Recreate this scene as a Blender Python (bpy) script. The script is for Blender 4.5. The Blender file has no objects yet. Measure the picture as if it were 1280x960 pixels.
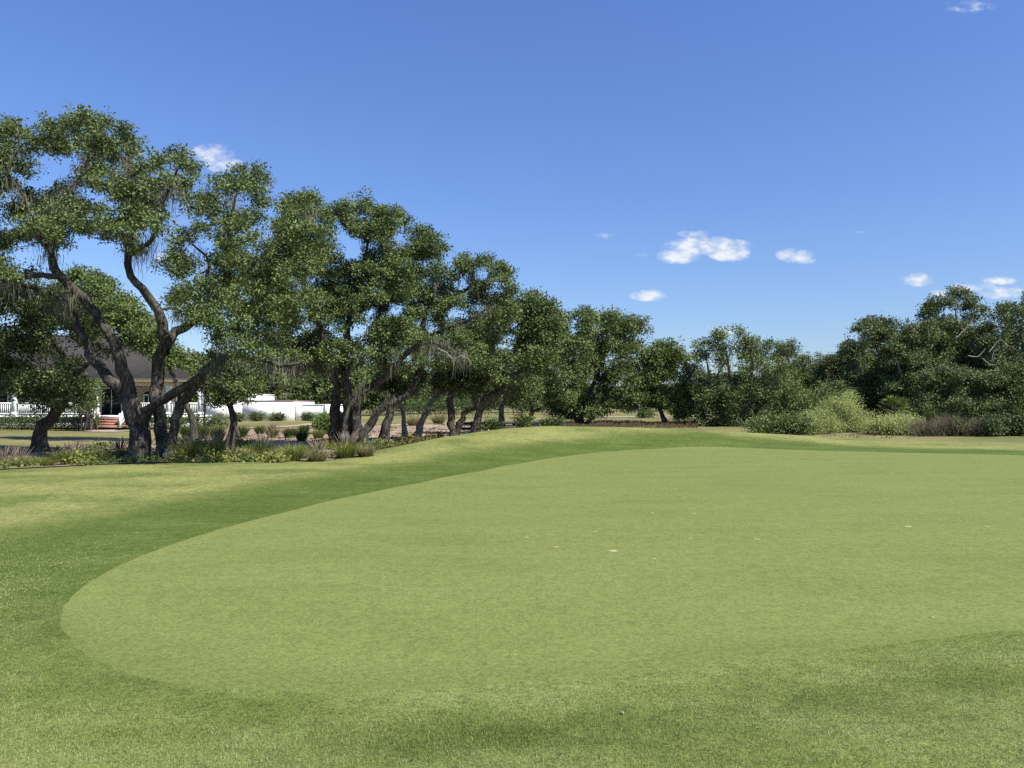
import bpy, math, random
import numpy as np
from mathutils import Vector

R = math.radians
SC = bpy.context.scene
COL = SC.collection
F = 961.0            # focal length of the photograph in its own 1280 px width
HY = 505.0           # horizon row of the photograph
EYE = 1.6
PITCH = math.atan((HY - 480.0) / F)


def at(px, py, Y):
    """world point seen at photo pixel (px, py) standing Y metres down the course"""
    cx, cy = (px - 640.0) / F, -(py - 480.0) / F
    c, s = math.cos(PITCH), math.sin(PITCH)
    dy, dz = c - cy * s, s + cy * c
    k = Y / dy
    return np.array((cx * k, Y, EYE + dz * k))


def flat(px, py, z=0.0):
    p = at(px, py, 1.0)
    k = (z - EYE) / (p[2] - EYE)
    return (p[0] * k, k)


def sm(a, b, x):
    t = np.clip((x - a) / (b - a), 0, 1)
    return t * t * (3 - 2 * t)


# ------------------------------------------------------------------ objects
def tag(o, label=None, cat=None, group=None, kind=None):
    if label: o['label'] = label
    if cat: o['category'] = cat
    if group: o['group'] = group
    if kind: o['kind'] = kind
    return o


def empty(name, loc):
    o = bpy.data.objects.new(name, None)
    o.empty_display_size = .3
    COL.objects.link(o)
    o.location = loc
    return o


def raw_mesh(name, V, polys, mat, parent=None, origin=None, tint=None, smooth=False, attrs=None, mats=None, loc=None):
    """V (n,3); polys: list of (m,k) integer arrays"""
    V = np.asarray(V, np.float32)
    if origin is not None:
        V = V - np.asarray(origin, np.float32)
    me = bpy.data.meshes.new(name)
    me.vertices.add(len(V))
    me.vertices.foreach_set('co', V.ravel())
    polys = [np.asarray(p, np.int32) for p in polys if len(p)]
    idx = np.concatenate([p.ravel() for p in polys])
    tot = np.concatenate([np.full(len(p), p.shape[1], np.int32) for p in polys])
    st = np.concatenate(([0], np.cumsum(tot)[:-1])).astype(np.int32)
    me.loops.add(len(idx)); me.loops.foreach_set('vertex_index', idx)
    me.polygons.add(len(tot)); me.polygons.foreach_set('loop_start', st)
    me.polygons.foreach_set('loop_total', tot)
    if smooth:
        me.polygons.foreach_set('use_smooth', np.ones(len(tot), bool))
    if tint is not None:
        a = me.attributes.new('tint', 'FLOAT', 'FACE')
        a.data.foreach_set('value', np.asarray(tint, np.float32))
    for k, v in (attrs or {}).items():
        a = me.attributes.new(k, 'FLOAT', 'POINT')
        a.data.foreach_set('value', np.asarray(v, np.float32))
    me.materials.append(mat)
    me.update(calc_edges=True)
    o = bpy.data.objects.new(name, me)
    COL.objects.link(o)
    if parent is not None:
        o.parent = parent
    if loc is not None:
        o.location = loc
    return o


class MB:
    """collects simple solids; build() links them as one mesh object"""
    def __init__(s): s.v = []; s.q = []; s.n = 0; s.ng = []
    def add(s, V, Fs):
        V = np.asarray(V, float)
        for f in Fs:
            s.ng.append([i + s.n for i in f])
        s.v.append(V); s.n += len(V)
    def box(s, x0, x1, y0, y1, z0, z1):
        V = [(x, y, z) for z in (z0, z1) for y in (y0, y1) for x in (x0, x1)]
        s.add(V, [(0, 2, 3, 1), (4, 5, 7, 6), (0, 1, 5, 4), (2, 6, 7, 3), (0, 4, 6, 2), (1, 3, 7, 5)])
    def bar(s, a, b, w, h):
        a = np.asarray(a, float); b = np.asarray(b, float)
        d = b - a; d = d / np.linalg.norm(d)
        u = np.cross(d, (0, 0, 1)); 
        if np.linalg.norm(u) < 1e-4: u = np.array((1., 0, 0))
        u /= np.linalg.norm(u); t = np.cross(u, d)
        V = []
        for p in (a, b):
            for i, j in ((-1, -1), (1, -1), (1, 1), (-1, 1)):
                V.append(p + u * i * w / 2 + t * j * h / 2)
        s.add(V, [(3, 2, 1, 0), (4, 5, 6, 7), (0, 1, 5, 4), (1, 2, 6, 5), (2, 3, 7, 6), (3, 0, 4, 7)])
    def build(s, name, mat, parent=None, origin=None):
        by = {}
        for f in s.ng: by.setdefault(len(f), []).append(f)
        return raw_mesh(name, np.concatenate(s.v), [np.array(v) for v in by.values()], mat, parent, origin)


# ------------------------------------------------------------------ materials
class NT:
    def __init__(s, mat):
        mat.use_nodes = True
        s.t = mat.node_tree; s.t.nodes.clear(); s.m = mat
    def n(s, typ, props=None, **ins):
        nd = s.t.nodes.new(typ)
        for k, v in (props or {}).items(): setattr(nd, k, v)
        for k, v in ins.items():
            key = int(k[1:]) if k[0] == 'i' and k[1:].isdigit() else k.replace('_', ' ')
            sock = nd.inputs[key]
            if isinstance(v, bpy.types.NodeSocket): s.t.links.new(v, sock)
            else: sock.default_value = v
        return nd
    def math(s, op, a, b=0.0, c=None, clamp=False):
        nd = s.n('ShaderNodeMath', {'operation': op, 'use_clamp': clamp}, i0=a, i1=b)
        if c is not None:
            if isinstance(c, bpy.types.NodeSocket): s.t.links.new(c, nd.inputs[2])
            else: nd.inputs[2].default_value = c
        return nd.outputs[0]
    def ramp(s, fac, stops, interp='LINEAR'):
        nd = s.n('ShaderNodeValToRGB', Fac=fac); cr = nd.color_ramp; cr.interpolation = interp
        while len(cr.elements) < len(stops): cr.elements.new(.5)
        for e, (p, c) in zip(cr.elements, stops):
            e.position = p; e.color = tuple(c) + (1,) if len(c) == 3 else c
        return nd.outputs[0]
    def noise(s, vec, scale, detail=3, rough=.55, out=0):
        return s.n('ShaderNodeTexNoise', None, Vector=vec, Scale=scale, Detail=detail, Roughness=rough).outputs[out]
    def mix(s, fac, a, b, blend='MIX'):
        nd = s.t.nodes.new('ShaderNodeMix'); nd.data_type = 'RGBA'; nd.blend_type = blend
        for i, v in ((0, fac), (6, a), (7, b)):
            if isinstance(v, bpy.types.NodeSocket): s.t.links.new(v, nd.inputs[i])
            else: nd.inputs[i].default_value = v if i == 0 else (tuple(v) + (1,))[:4]
        return nd.outputs[2]
    def scale(s, vec, v3):
        return s.n('ShaderNodeMapping', None, Vector=vec, Scale=v3).outputs[0]
    def bump(s, h, strength, dist):
        return s.n('ShaderNodeBump', None, Height=h, Strength=strength, Distance=dist).outputs[0]
    def out(s, sh):
        s.t.links.new(sh, s.n('ShaderNodeOutputMaterial').inputs[0]); return s.m


def coords(t):
    return t.n('ShaderNodeNewGeometry').outputs['Position']


def objc(t):
    return t.n('ShaderNodeTexCoord').outputs['Object']


def M_leaf(name, dark, mid, light, trans=.13, rough=.6):
    t = NT(bpy.data.materials.new(name))
    a = t.n('ShaderNodeAttribute', {'attribute_name': 'tint'}).outputs['Fac']
    big = t.noise(coords(t), .55, 2)
    f = t.math('ADD', t.math('MULTIPLY', a, .75), t.math('MULTIPLY', t.math('SUBTRACT', big, .35), .6))
    col = t.ramp(f, [(.05, dark), (.45, mid), (.95, light)])
    p = t.n('ShaderNodeBsdfPrincipled', None, Base_Color=col, Roughness=rough)
    p.inputs['Specular IOR Level'].default_value = .25
    tr = t.n('ShaderNodeBsdfTranslucent', None, Color=t.mix(.5, col, light))
    return t.out(t.n('ShaderNodeMixShader', None, Fac=trans, i1=p.outputs[0], i2=tr.outputs[0]).outputs[0])


def M_bark(name, dark, mid, pale, scale=1.0):
    t = NT(bpy.data.materials.new(name)); c = objc(t)
    v = t.scale(c, (9 * scale, 9 * scale, 2.2 * scale))
    n1 = t.noise(v, 1.6, 6, .65)
    n2 = t.noise(c, 1.3, 4, .6)
    col = t.ramp(n1, [(.3, dark), (.52, mid), (.72, pale)])
    col = t.mix(t.ramp(n2, [(.52, (0, 0, 0)), (.68, (.7, .7, .7))]), col, pale)
    b = t.bump(n1, 1., .12)
    p = t.n('ShaderNodeBsdfPrincipled', None, Base_Color=col, Roughness=.95, Normal=b)
    p.inputs['Specular IOR Level'].default_value = .15
    return t.out(p.outputs[0])


def M_flat(name, col, rough=.8, var=.12, scale=6.0, bump=0.0, spec=.3):
    t = NT(bpy.data.materials.new(name)); c = objc(t)
    n = t.noise(c, scale, 5, .6)
    lo = tuple(x * (1 - var) for x in col); hi = tuple(min(1, x * (1 + var)) for x in col)
    k = t.ramp(n, [(.3, lo), (.7, hi)])
    p = t.n('ShaderNodeBsdfPrincipled', None, Base_Color=k, Roughness=rough)
    p.inputs['Specular IOR Level'].default_value = spec
    if bump: t.t.links.new(t.bump(n, bump, .02), p.inputs['Normal'])
    return t.out(p.outputs[0])


def M_strand(name, lo, hi, trans=.2):
    t = NT(bpy.data.materials.new(name))
    a = t.n('ShaderNodeAttribute', {'attribute_name': 'tint'}).outputs['Fac']
    col = t.ramp(a, [(0, lo), (1, hi)])
    d = t.n('ShaderNodeBsdfDiffuse', None, Color=col)
    tr = t.n('ShaderNodeBsdfTranslucent', None, Color=col)
    return t.out(t.n('ShaderNodeMixShader', None, Fac=trans, i1=d.outputs[0], i2=tr.outputs[0]).outputs[0])


MT = {}
MT['oak'] = M_leaf('oak_leaf', (0.02692, 0.04269, 0.01079), (0.08077, 0.1164, 0.03393), (0.1683, 0.2174, 0.07326))
MT['oak_dark'] = M_leaf('dark_oak_leaf', (0.02994, 0.04556, 0.01323), (0.07983, 0.112, 0.03528), (0.1724, 0.2136, 0.07497))
MT['oak_light'] = M_leaf('light_oak_leaf', (0.0336, 0.0528, 0.0128), (0.084, 0.124, 0.032), (0.16, 0.208, 0.06))
MT['willow'] = M_leaf('pale_shrub_leaf', (0.1008, 0.1232, 0.0336), (0.2352, 0.2744, 0.084), (0.4144, 0.448, 0.1792), .3)
MT['shrub'] = M_leaf('shrub_leaf', (0.03519, 0.05474, 0.01408), (0.08211, 0.1173, 0.03128), (0.1564, 0.1955, 0.05865))
MT['hedge'] = M_leaf('hedge_leaf', (0.02167, 0.03613, 0.01084), (0.05057, 0.07586, 0.02167), (0.09392, 0.13, 0.03613))
MT['boxhedge'] = M_leaf('clipped_hedge_leaf', (0.03613, 0.06141, 0.01445), (0.07948, 0.1228, 0.02529), (0.1373, 0.1951, 0.04335))
MT['yellow'] = M_leaf('yellow_green_leaf', (0.05057, 0.07225, 0.01445), (0.1228, 0.1445, 0.03251), (0.289, 0.2746, 0.07225))
MT['bronze'] = M_leaf('bronze_leaf', (0.03613, 0.04335, 0.01084), (0.1011, 0.1011, 0.02529), (0.2167, 0.1517, 0.04335))
MT['palm'] = M_leaf('palm_frond', (0.0595, 0.0765, 0.02125), (0.136, 0.1615, 0.0425), (0.255, 0.272, 0.085))
MT['moss'] = M_strand('spanish_moss', (.075, .074, .056), (.24, .232, .175))
MT['brush'] = M_strand('dry_brush', (0.06375, 0.05525, 0.0357), (0.204, 0.1785, 0.1275))
MT['reed'] = M_strand('dry_reed', (0.0595, 0.04675, 0.02975), (0.17, 0.1318, 0.085))
MT['bladeA'] = M_strand('grass_blade_green', (0.0765, 0.102, 0.02125), (0.306, 0.34, 0.102), .35)
MT['bladeB'] = M_strand('grass_blade_dark', (0.02975, 0.04675, 0.01275), (0.1275, 0.17, 0.051), .3)
MT['bladeC'] = M_strand('grass_blade_tan', (0.1445, 0.13, 0.05057), (0.3323, 0.3034, 0.159), .3)
MT['plume'] = M_strand('seed_plume', (0.1496, 0.1156, 0.0952), (0.3264, 0.272, 0.2244), .3)
MT['bark'] = M_bark('oak_bark', (0.01572, 0.01362, 0.01166), (0.0635, 0.05697, 0.0486), (0.1814, 0.1703, 0.1523))
MT['bark_dark'] = M_bark('shaded_oak_bark', (0.02254, 0.01922, 0.01507), (0.06961, 0.0604, 0.04951), (0.1591, 0.1441, 0.122))
MT['bark_pale'] = M_bark('pale_bark', (0.096, 0.084, 0.068), (0.24, 0.22, 0.192), (0.4, 0.376, 0.344))
MT['dead'] = M_bark('bleached_dead_wood', (0.136, 0.119, 0.102), (0.255, 0.2295, 0.1997), (0.3825, 0.3485, 0.306))
MT['white'] = M_flat('white_paint', (.80, .80, .78), .6, .04, 2)
MT['stucco'] = M_flat('white_stucco', (.82, .81, .78), .9, .04, 1.2, .2)
MT['beige'] = M_flat('beige_stucco', (.52, .47, .34), .9, .06, 1.5, .2)
MT['cream'] = M_flat('cream_trim', (.62, .55, .37), .7, .05, 3)
MT['dark'] = M_flat('dark_metal', (.035, .035, .035), .5, .2, 8)
MT['timber'] = M_flat('dark_timber', (.045, .04, .033), .85, .3, 9, .3)
MT['coping'] = M_flat('brown_coping', (.22, .13, .10), .8, .15, 6)
MT['concrete'] = M_flat('pale_concrete', (0.336, 0.268, 0.18), .9, .1, 3, .2)
MT['sandpath'] = M_flat('sandy_path', (0.367, 0.3256, 0.2546), .95, .1, 2, .2)
MT['paver'] = M_flat('pink_paver', (0.296, 0.2368, 0.1954), .9, .12, 5, .2)


def M_glass():
    t = NT(bpy.data.materials.new('dark_glass'))
    p = t.n('ShaderNodeBsdfPrincipled', None, Base_Color=(.012, .014, .016, 1), Roughness=.08)
    return t.out(p.outputs[0])
MT['glass'] = M_glass()


def M_roof():
    t = NT(bpy.data.materials.new('grey_shingle')); c = coords(t)
    s = t.n('ShaderNodeSeparateXYZ', None, Vector=c).outputs
    row = t.math('FRACT', t.math('MULTIPLY', s[2], 7.0))
    v = t.scale(c, (3.2, 3.2, 7.0))
    cell = t.n('ShaderNodeRGBToBW', None, Color=t.n('ShaderNodeTexVoronoi', None, Vector=v, Scale=1.0).outputs['Color']).outputs[0]
    n = t.noise(c, 1.1, 4)
    col = t.mix(n, (.015, .0135, .0125), (.038, .034, .031))
    col = t.mix(.22, col, cell, 'OVERLAY')
    col = t.mix(t.ramp(row, [(0, (1, 1, 1)), (.16, (0, 0, 0))]), col, (.018,.017,.017))
    p = t.n('ShaderNodeBsdfPrincipled', None, Base_Color=col, Roughness=.92)
    return t.out(p.outputs[0])
MT['roof'] = M_roof()


def M_brick():
    t = NT(bpy.data.materials.new('red_brick')); c = objc(t)
    s = t.n('ShaderNodeSeparateXYZ', None, Vector=c).outputs
    v = t.n('ShaderNodeCombineXYZ', None, X=s[0], Y=s[2]).outputs[0]
    b = t.n('ShaderNodeTexBrick', None, Vector=v, Color1=(.19, .065, .042, 1), Color2=(.27, .105, .07, 1), Mortar=(.34, .30, .26, 1), Scale=1.0)
    b.inputs['Brick Width'].default_value = .22; b.inputs['Row Height'].default_value = .085; b.inputs['Mortar Size'].default_value = .008
    p = t.n('ShaderNodeBsdfPrincipled', None, Base_Color=b.outputs[0], Roughness=.9)
    return t.out(p.outputs[0])
MT['brick'] = M_brick()


def M_mulch():
    t = NT(bpy.data.materials.new('bark_mulch')); c = coords(t)
    n = t.noise(c, 9, 6, .7); n2 = t.noise(c, .6, 3)
    col = t.ramp(n, [(.25, (0.0663, 0.04262, 0.03031)), (.5, (0.1894, 0.1231, 0.09)), (.75, (0.341, 0.2462, 0.1894))])
    col = t.mix(t.ramp(n2, [(.45, (0, 0, 0)), (.65, (0.7104, 0.7104, 0.7104))]), col, (0.3552, 0.296, 0.1776))
    p = t.n('ShaderNodeBsdfPrincipled', None, Base_Color=col, Roughness=.95, Normal=t.bump(n, 1., .05))
    return t.out(p.outputs[0])
MT['mulch'] = M_mulch()


def M_ground():
    t = NT(bpy.data.materials.new('dormant_grass')); c = coords(t)
    n = t.noise(c, .09, 4, .6); n1 = t.noise(c, 1.2, 5, .6); n2 = t.noise(c, 14, 4, .7)
    col = t.ramp(t.math('ADD', t.math('MULTIPLY', n, .75), t.math('MULTIPLY', n1, .25)),
                 [(.36, (0.0888, 0.1006, 0.0296)), (.5, (0.1391, 0.1332, 0.0521)), (.62, (0.1954, 0.1746, 0.08288))])
    col = t.mix(.35, col, t.ramp(n2, [(.3, (.3, .3, .3)), (.7, (.75, .75, .75))]), 'OVERLAY')
    p = t.n('ShaderNodeBsdfPrincipled', None, Base_Color=col, Roughness=.95, Normal=t.bump(n2, .6, .03))
    p.inputs['Specular IOR Level'].default_value = .15
    return t.out(p.outputs[0])
MT['ground'] = M_ground()

G_GREEN = (0.1236, 0.1477, 0.04156)
G_FRINGE = (0.073, 0.110, 0.0175)
G_ROUGH = (0.1408, 0.1551, 0.05032)


def turf_grain(t, c):
    """grain of mown turf at four sizes, all about 0.5"""
    fine = t.noise(c, 75, 2, .8)
    mid = t.noise(c, 26, 3, .75)
    clump = t.noise(c, 7, 4, .7)
    broad = t.noise(t.scale(c, (.55, 1.0, 1.0)), 1.1, 5, .6)
    return fine, mid, clump, broad


def M_lawn():
    t = NT(bpy.data.materials.new('mown_rough')); c = coords(t)
    fr = t.n('ShaderNodeAttribute', {'attribute_name': 'fringe'}).outputs['Fac']
    dk = t.n('ShaderNodeAttribute', {'attribute_name': 'lush'}).outputs['Fac']
    fine, mid, clump, broad = turf_grain(t, c)
    patch = t.noise(c, .45, 4, .6)
    m = t.math('ADD', fr, t.math('MULTIPLY', t.math('SUBTRACT', broad, .5), 1.5), clamp=True)
    rough = t.ramp(patch, [(.38, (0.09272, 0.1202, 0.0333)), (.5, G_ROUGH), (.62, (0.1692, 0.1806, 0.05994))])
    fcol = t.ramp(t.math('ADD', t.math('MULTIPLY', broad, .6), t.math('MULTIPLY', patch, .4)), [(.38, (0.05152, 0.07834, 0.01536)), (.5, (0.06477, 0.09216, 0.02074)), (.62, (0.08243, 0.1091, 0.02918))])
    col = t.mix(m, rough, fcol)
    near = t.ramp(broad, [(.35, (0.09096, 0.1183, 0.0296)), (.5, (0.113, 0.1374, 0.0407)), (.66, (0.1381, 0.1598, 0.0555))])
    col = t.mix(dk, col, near)
    pt = t.n('ShaderNodeAttribute', {'attribute_name': 'patch'}).outputs['Fac']
    pt = t.math('MULTIPLY', pt, t.ramp(broad, [(.3, (1.3, 1.3, 1.3)), (.62, (0.222, 0.222, 0.222))]), clamp=True)
    col = t.mix(pt, col, (0.0444, 0.06512, 0.01302))
    g = t.math('ADD', t.math('MULTIPLY', fine, .45), t.math('ADD', t.math('MULTIPLY', mid, .33), t.math('MULTIPLY', clump, .22)))
    col = t.mix(.85, col, t.ramp(g, [(.40, (.16, .16, .16)), (.60, (.84, .84, .84))]), 'OVERLAY')
    p = t.n('ShaderNodeBsdfPrincipled', None, Base_Color=col, Roughness=.9, Normal=t.bump(g, .55, .02))
    p.inputs['Specular IOR Level'].default_value = .06
    return t.out(p.outputs[0])


def M_green():
    t = NT(bpy.data.materials.new('putting_turf')); c = coords(t)
    ed = t.n('ShaderNodeAttribute', {'attribute_name': 'edge'}).outputs['Fac']
    nr = t.n('ShaderNodeAttribute', {'attribute_name': 'soft'}).outputs['Fac']
    fine, mid, clump, broad = turf_grain(t, c)
    str_ = t.noise(t.scale(c, (.4, 1.2, 1)), .8, 4, .6)
    col = t.ramp(t.math('ADD', t.math('MULTIPLY', broad, .5), t.math('MULTIPLY', str_, .5)),
                 [(.36, (0.1093, 0.1324, 0.03647)), (.5, G_GREEN), (.64, (0.1314, 0.1552, 0.04656))])
    # the cut edge: a paler lip on the far side, a ragged blend on the near side
    e1 = t.math('MULTIPLY', ed, t.math('ADD', clump, .2), clamp=True)
    col = t.mix(t.math('MULTIPLY', e1, .7), col, (0.1687, 0.1924, 0.0592))
    rag = t.math('ADD', t.math('MULTIPLY', t.math('SUBTRACT', clump, .5), 2.6), t.math('MULTIPLY', t.math('SUBTRACT', broad, .5), 2.0))
    sf = t.math('MULTIPLY', t.math('SUBTRACT', t.math('ADD', nr, rag), .38), 2.2, clamp=True)
    sf = t.math('MULTIPLY', sf, t.ramp(nr, [(.03, (0, 0, 0)), (.3, (1, 1, 1))]))
    col = t.mix(sf, col, (0.1036, 0.1273, 0.03552))
    g = t.math('ADD', t.math('MULTIPLY', fine, .5), t.math('ADD', t.math('MULTIPLY', mid, .32), t.math('MULTIPLY', clump, .18)))
    col = t.mix(.6, col, t.ramp(g, [(.41, (.24, .24, .24)), (.59, (.76, .76, .76))]), 'OVERLAY')
    p = t.n('ShaderNodeBsdfPrincipled', None, Base_Color=col, Roughness=.9, Normal=t.bump(g, .3, .012))
    p.inputs['Specular IOR Level'].default_value = .12
    return t.out(p.outputs[0])

MT['lawn'] = M_lawn(); MT['green'] = M_green()
MT['mark_faint'] = M_flat('grown_over_mark', (0.17, 0.187, 0.07225), .95, .2, 60)
MT['mark'] = M_flat('sand_filled_mark', (0.239, 0.2453, 0.1195), .95, .2, 60)

# ------------------------------------------------------------------ terrain
RIDGE = np.array([(-70, -14, 0), (-40, 8, 0), (-25, 13.4, 0), (-12.2, 17.9, 0), (-9.8, 20.3, 0), (-7.4, 20.8, 0), (-4.5, 21.3, 0.0), (-2.9, 25, .27),
                  (-1.75, 28, .43), (0, 31, .60), (1.7, 32.2, .67), (5.3, 32.5, .60), (8.8, 32.8, .45), (12.4, 32.8, .26), (15.8, 31.6, .10),
                  (20, 30, 0), (28, 26, 0), (60, 10, 0)], float)


def height(x, y):
    x = np.asarray(x, float); y = np.asarray(y, float)
    best = np.full(x.shape, 1e9); zr = np.zeros(x.shape); side = np.zeros(x.shape)
    for a, b in zip(RIDGE[:-1], RIDGE[1:]):
        dx, dy = b[0] - a[0], b[1] - a[1]
        L2 = dx * dx + dy * dy
        t = np.clip(((x - a[0]) * dx + (y - a[1]) * dy) / L2, 0, 1)
        ex, ey = x - a[0] - t * dx, y - a[1] - t * dy
        d = np.hypot(ex, ey)
        cr = dx * ey - dy * ex
        m = d < best
        best = np.where(m, d, best); zr = np.where(m, a[2] + (b[2] - a[2]) * t, zr); side = np.where(m, cr, side)
    front = zr * (1 - sm(.0, 5.2, best))
    back = zr - (zr + .13) * sm(.15, 3.4, best)
    h = np.where(side < 0, front, back)
    und = .035 * np.sin(x * .31 + 1.3) * np.sin(y * .27 + .4) * sm(5, 14, y)
    far = .10 * sm(45, 62, y) 
    return h + und + far


CEN = np.array((6.0, 14.0))


class Star:
    """closed outline, star-shaped about CEN"""
    def __init__(s, pts):
        p = np.array(pts, float) - CEN
        th = np.arctan2(p[:, 1], p[:, 0]); r = np.hypot(p[:, 0], p[:, 1])
        o = np.argsort(th); th, r = th[o], r[o]
        s.th = np.concatenate((th - 2 * np.pi, th, th + 2 * np.pi)); s.r = np.concatenate((r, r, r))
    def __call__(s, th):
        # smoothed linear interpolation
        tot = 0
        for k, w in ((-.05, .15), (-.025, .22), (0, .26), (.025, .22), (.05, .15)):
            tot = tot + w * np.interp(th + k, s.th, s.r)
        return tot


green_pts = [flat(*p) for p in ((46, 775), (72, 742), (138, 705), (243, 668), (350, 640), (450, 616), (520, 602), (600, 587), (660, 577), (700, 571.5), (750, 566),
                                (800, 562), (840, 560), (880, 559), (940, 559.5), (1000, 561), (1100, 564), (1280, 569))]
green_pts += [(19.5, 21), (21, 16), (19, 11), (12, 7.2), (7, 5.9)]
green_pts += [flat(*p) for p in ((1280, 790), (1100, 812), (900, 834), (760, 850), (640, 860), (450, 874), (320, 878), (240, 872), (170, 862), (102, 840), (62, 812))]
RG = Star(green_pts)
lawn_pts = [(-30, 12.0), (-20, 15.6), (-12.2, 18.0), (-9.8, 20.35), (-7.4, 20.85), (-4.7, 21.4), (-3.4, 25.2), (-2.4, 28.5), (-.6, 32.5), (1.5, 34.3), (5.3, 34.6), (8.8, 34.9),
            (12.4, 34.9), (15.8, 33.6), (20, 32), (28, 28), (48, 18), (48, -10), (20, -22), (-5, -22), (-30, -14), (-36, 0)]
RL = Star(lawn_pts)


def ring_sheet(name, r0, r1, rings, nth, mat, lift, attrfn, jag=0.0):
    th = np.linspace(-np.pi, np.pi, nth, endpoint=False)
    a, b = r0(th), r1(th)
    rr = np.linspace(0, 1, rings) if np.isscalar(rings) else np.asarray(rings)
    T, S = np.meshgrid(th, rr, indexing='ij')
    rad = a[:, None] + (b - a)[:, None] * S
    X = CEN[0] + rad * np.cos(T); Y = CEN[1] + rad * np.sin(T)
    Z = height(X, Y) + (lift if lift <= 0 else lift - (lift + .006) * sm(.25, .0, (1 - S) * (b - a)[:, None]))
    n = len(rr)
    i = np.arange(nth)[:, None] * n + np.arange(n - 1)[None]
    j = ((np.arange(nth) + 1) % nth)[:, None] * n + np.arange(n - 1)[None]
    q = np.stack((i, i + 1, j + 1, j), -1).reshape(-1, 4)
    o = raw_mesh(name, np.stack((X, Y, Z), -1).reshape(-1, 3), [q], mat, smooth=True, attrs=attrfn(X.ravel(), Y.ravel(), S.ravel(), (b - a)[:, None].repeat(n, 1).ravel()))
    return o


rngE = np.random.default_rng(3)
_jt = np.linspace(-np.pi, np.pi, 3000)
_jv = np.convolve(rngE.normal(0, .03, 3000), np.ones(5) / 5, 'same')


def RGJ(th):
    """green outline with the ragged cut of the mower, rough only on the near side"""
    y = CEN[1] + RG(th) * np.sin(th)
    return RG(th) + np.interp(th, _jt, _jv) * (1 - sm(5, 7, y)) * .8


def patch(X, Y):
    # thicker, greener swaths of uncut grass at the near side
    v = 0 * X
    for (px, py, sx, sy, a) in ((470, 935, .75, .30, 1.), (680, 925, .5, .22, .8), (860, 905, .5, .22, .7), (1060, 885, .55, .25, .8), (60, 780, .8, .6, .8), (1210, 850, .4, .3, .5), (300, 885, .5, .2, .4), (150, 850, .5, .25, .7)):
        x, y = flat(px, py)
        v = v + a * np.exp(-((X - x) / sx) ** 2 - ((Y - y) / sy) ** 2)
    return np.clip(v, 0, 1)


def green_attr(X, Y, S, W):
    d = (1 - S) * W
    near = 1 - sm(5.2, 6.6, Y)
    edge = np.exp(-d / .22) * (1 - near * sm(-2.8, -1.6, X))
    soft = np.clip(near * np.exp(-np.clip(d, 0, 9) / .50) * 1.35, 0, 1)
    return {'edge': edge, 'soft': soft}


def lawn_attr(X, Y, S, W):
    d = S * W - .3
    wid = 2.9 + .7 * sm(-2, 3, X) - .8 * sm(5, 12, X)
    fringe = 1.15 - sm(wid * .5, wid * 1.45, d) * 1.5
    lush = 1 - sm(4.2, 6.6, Y)
    lush = np.clip(lush * (.25 + .75 * sm(-6, -2.5, X) + .35 * sm(4.8, 3.6, Y)), 0, 1)
    return {'fringe': fringe, 'lush': lush, 'patch': patch(X, Y)}


gr = 1 - (1 - np.linspace(0, 1, 60)) ** 1.9
tag(ring_sheet('putting_green', lambda th: 0 * th, RGJ, gr, 1800, MT['green'], .006, green_attr), kind='structure',
    label='smooth pale putting green with a curved cut edge')
lr = np.linspace(0, 1, 80) ** 1.7
tag(ring_sheet('lawn', lambda th: RGJ(th) - .3, RL, lr, 1400, MT['lawn'], 0.0, lawn_attr), kind='structure',
    label='mown grass surround rising to a low mound behind the green')


def grid_axis(lo, hi, fine_lo, fine_hi, step, grow=1.18):
    a = list(np.arange(fine_lo, fine_hi + 1e-6, step))
    s = step; x = fine_hi
    while x < hi: s *= grow; x += s; a.append(x)
    s = step; x = fine_lo
    while x > lo: s *= grow; x -= s; a.insert(0, x)
    return np.array(a)


gx, gy = grid_axis(-1500, 1500, -34, 34, .5), grid_axis(-60, 3000, -6, 66, .5)
GX, GY = np.meshgrid(gx, gy, indexing='ij')
rad = np.hypot(GX - CEN[0], GY - CEN[1]); thg = np.arctan2(GY - CEN[1], GX - CEN[0])
GZ = height(GX, GY) - .16 * sm(.2, 1.6, RL(thg) - rad) - .004
n = len(gy)
i = np.arange(len(gx) - 1)[:, None] * n + np.arange(n - 1)[None]
tag(raw_mesh('ground', np.stack((GX, GY, GZ), -1).reshape(-1, 3), [np.stack((i, i + n, i + n + 1, i + 1), -1).reshape(-1, 4)], MT['ground'], smooth=True),
    kind='structure', label='dry tan and green grass reaching back to the trees')


def gz(x, y):
    return float(height(np.array([x]), np.array([y]))[0])


def loft(name, A, B, na, nb, mat, lift, label):
    def res(P, k):
        P = np.array(P, float); d = np.concatenate(([0], np.cumsum(np.hypot(*np.diff(P, axis=0).T))))
        s = np.linspace(0, d[-1], k); return np.stack((np.interp(s, d, P[:, 0]), np.interp(s, d, P[:, 1])), -1)
    a, b = res(A, na), res(B, na)
    t = np.linspace(0, 1, nb)
    P = a[:, None] * (1 - t)[None, :, None] + b[:, None] * t[None, :, None]
    Z = height(P[..., 0], P[..., 1]) + lift
    i = np.arange(na - 1)[:, None] * nb + np.arange(nb - 1)[None]
    q = np.stack((i, i + nb, i + nb + 1, i + 1), -1).reshape(-1, 4)
    return tag(raw_mesh(name, np.concatenate((P, Z[..., None]), -1).reshape(-1, 3), [q], mat, smooth=True), kind='structure', label=label)


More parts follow.
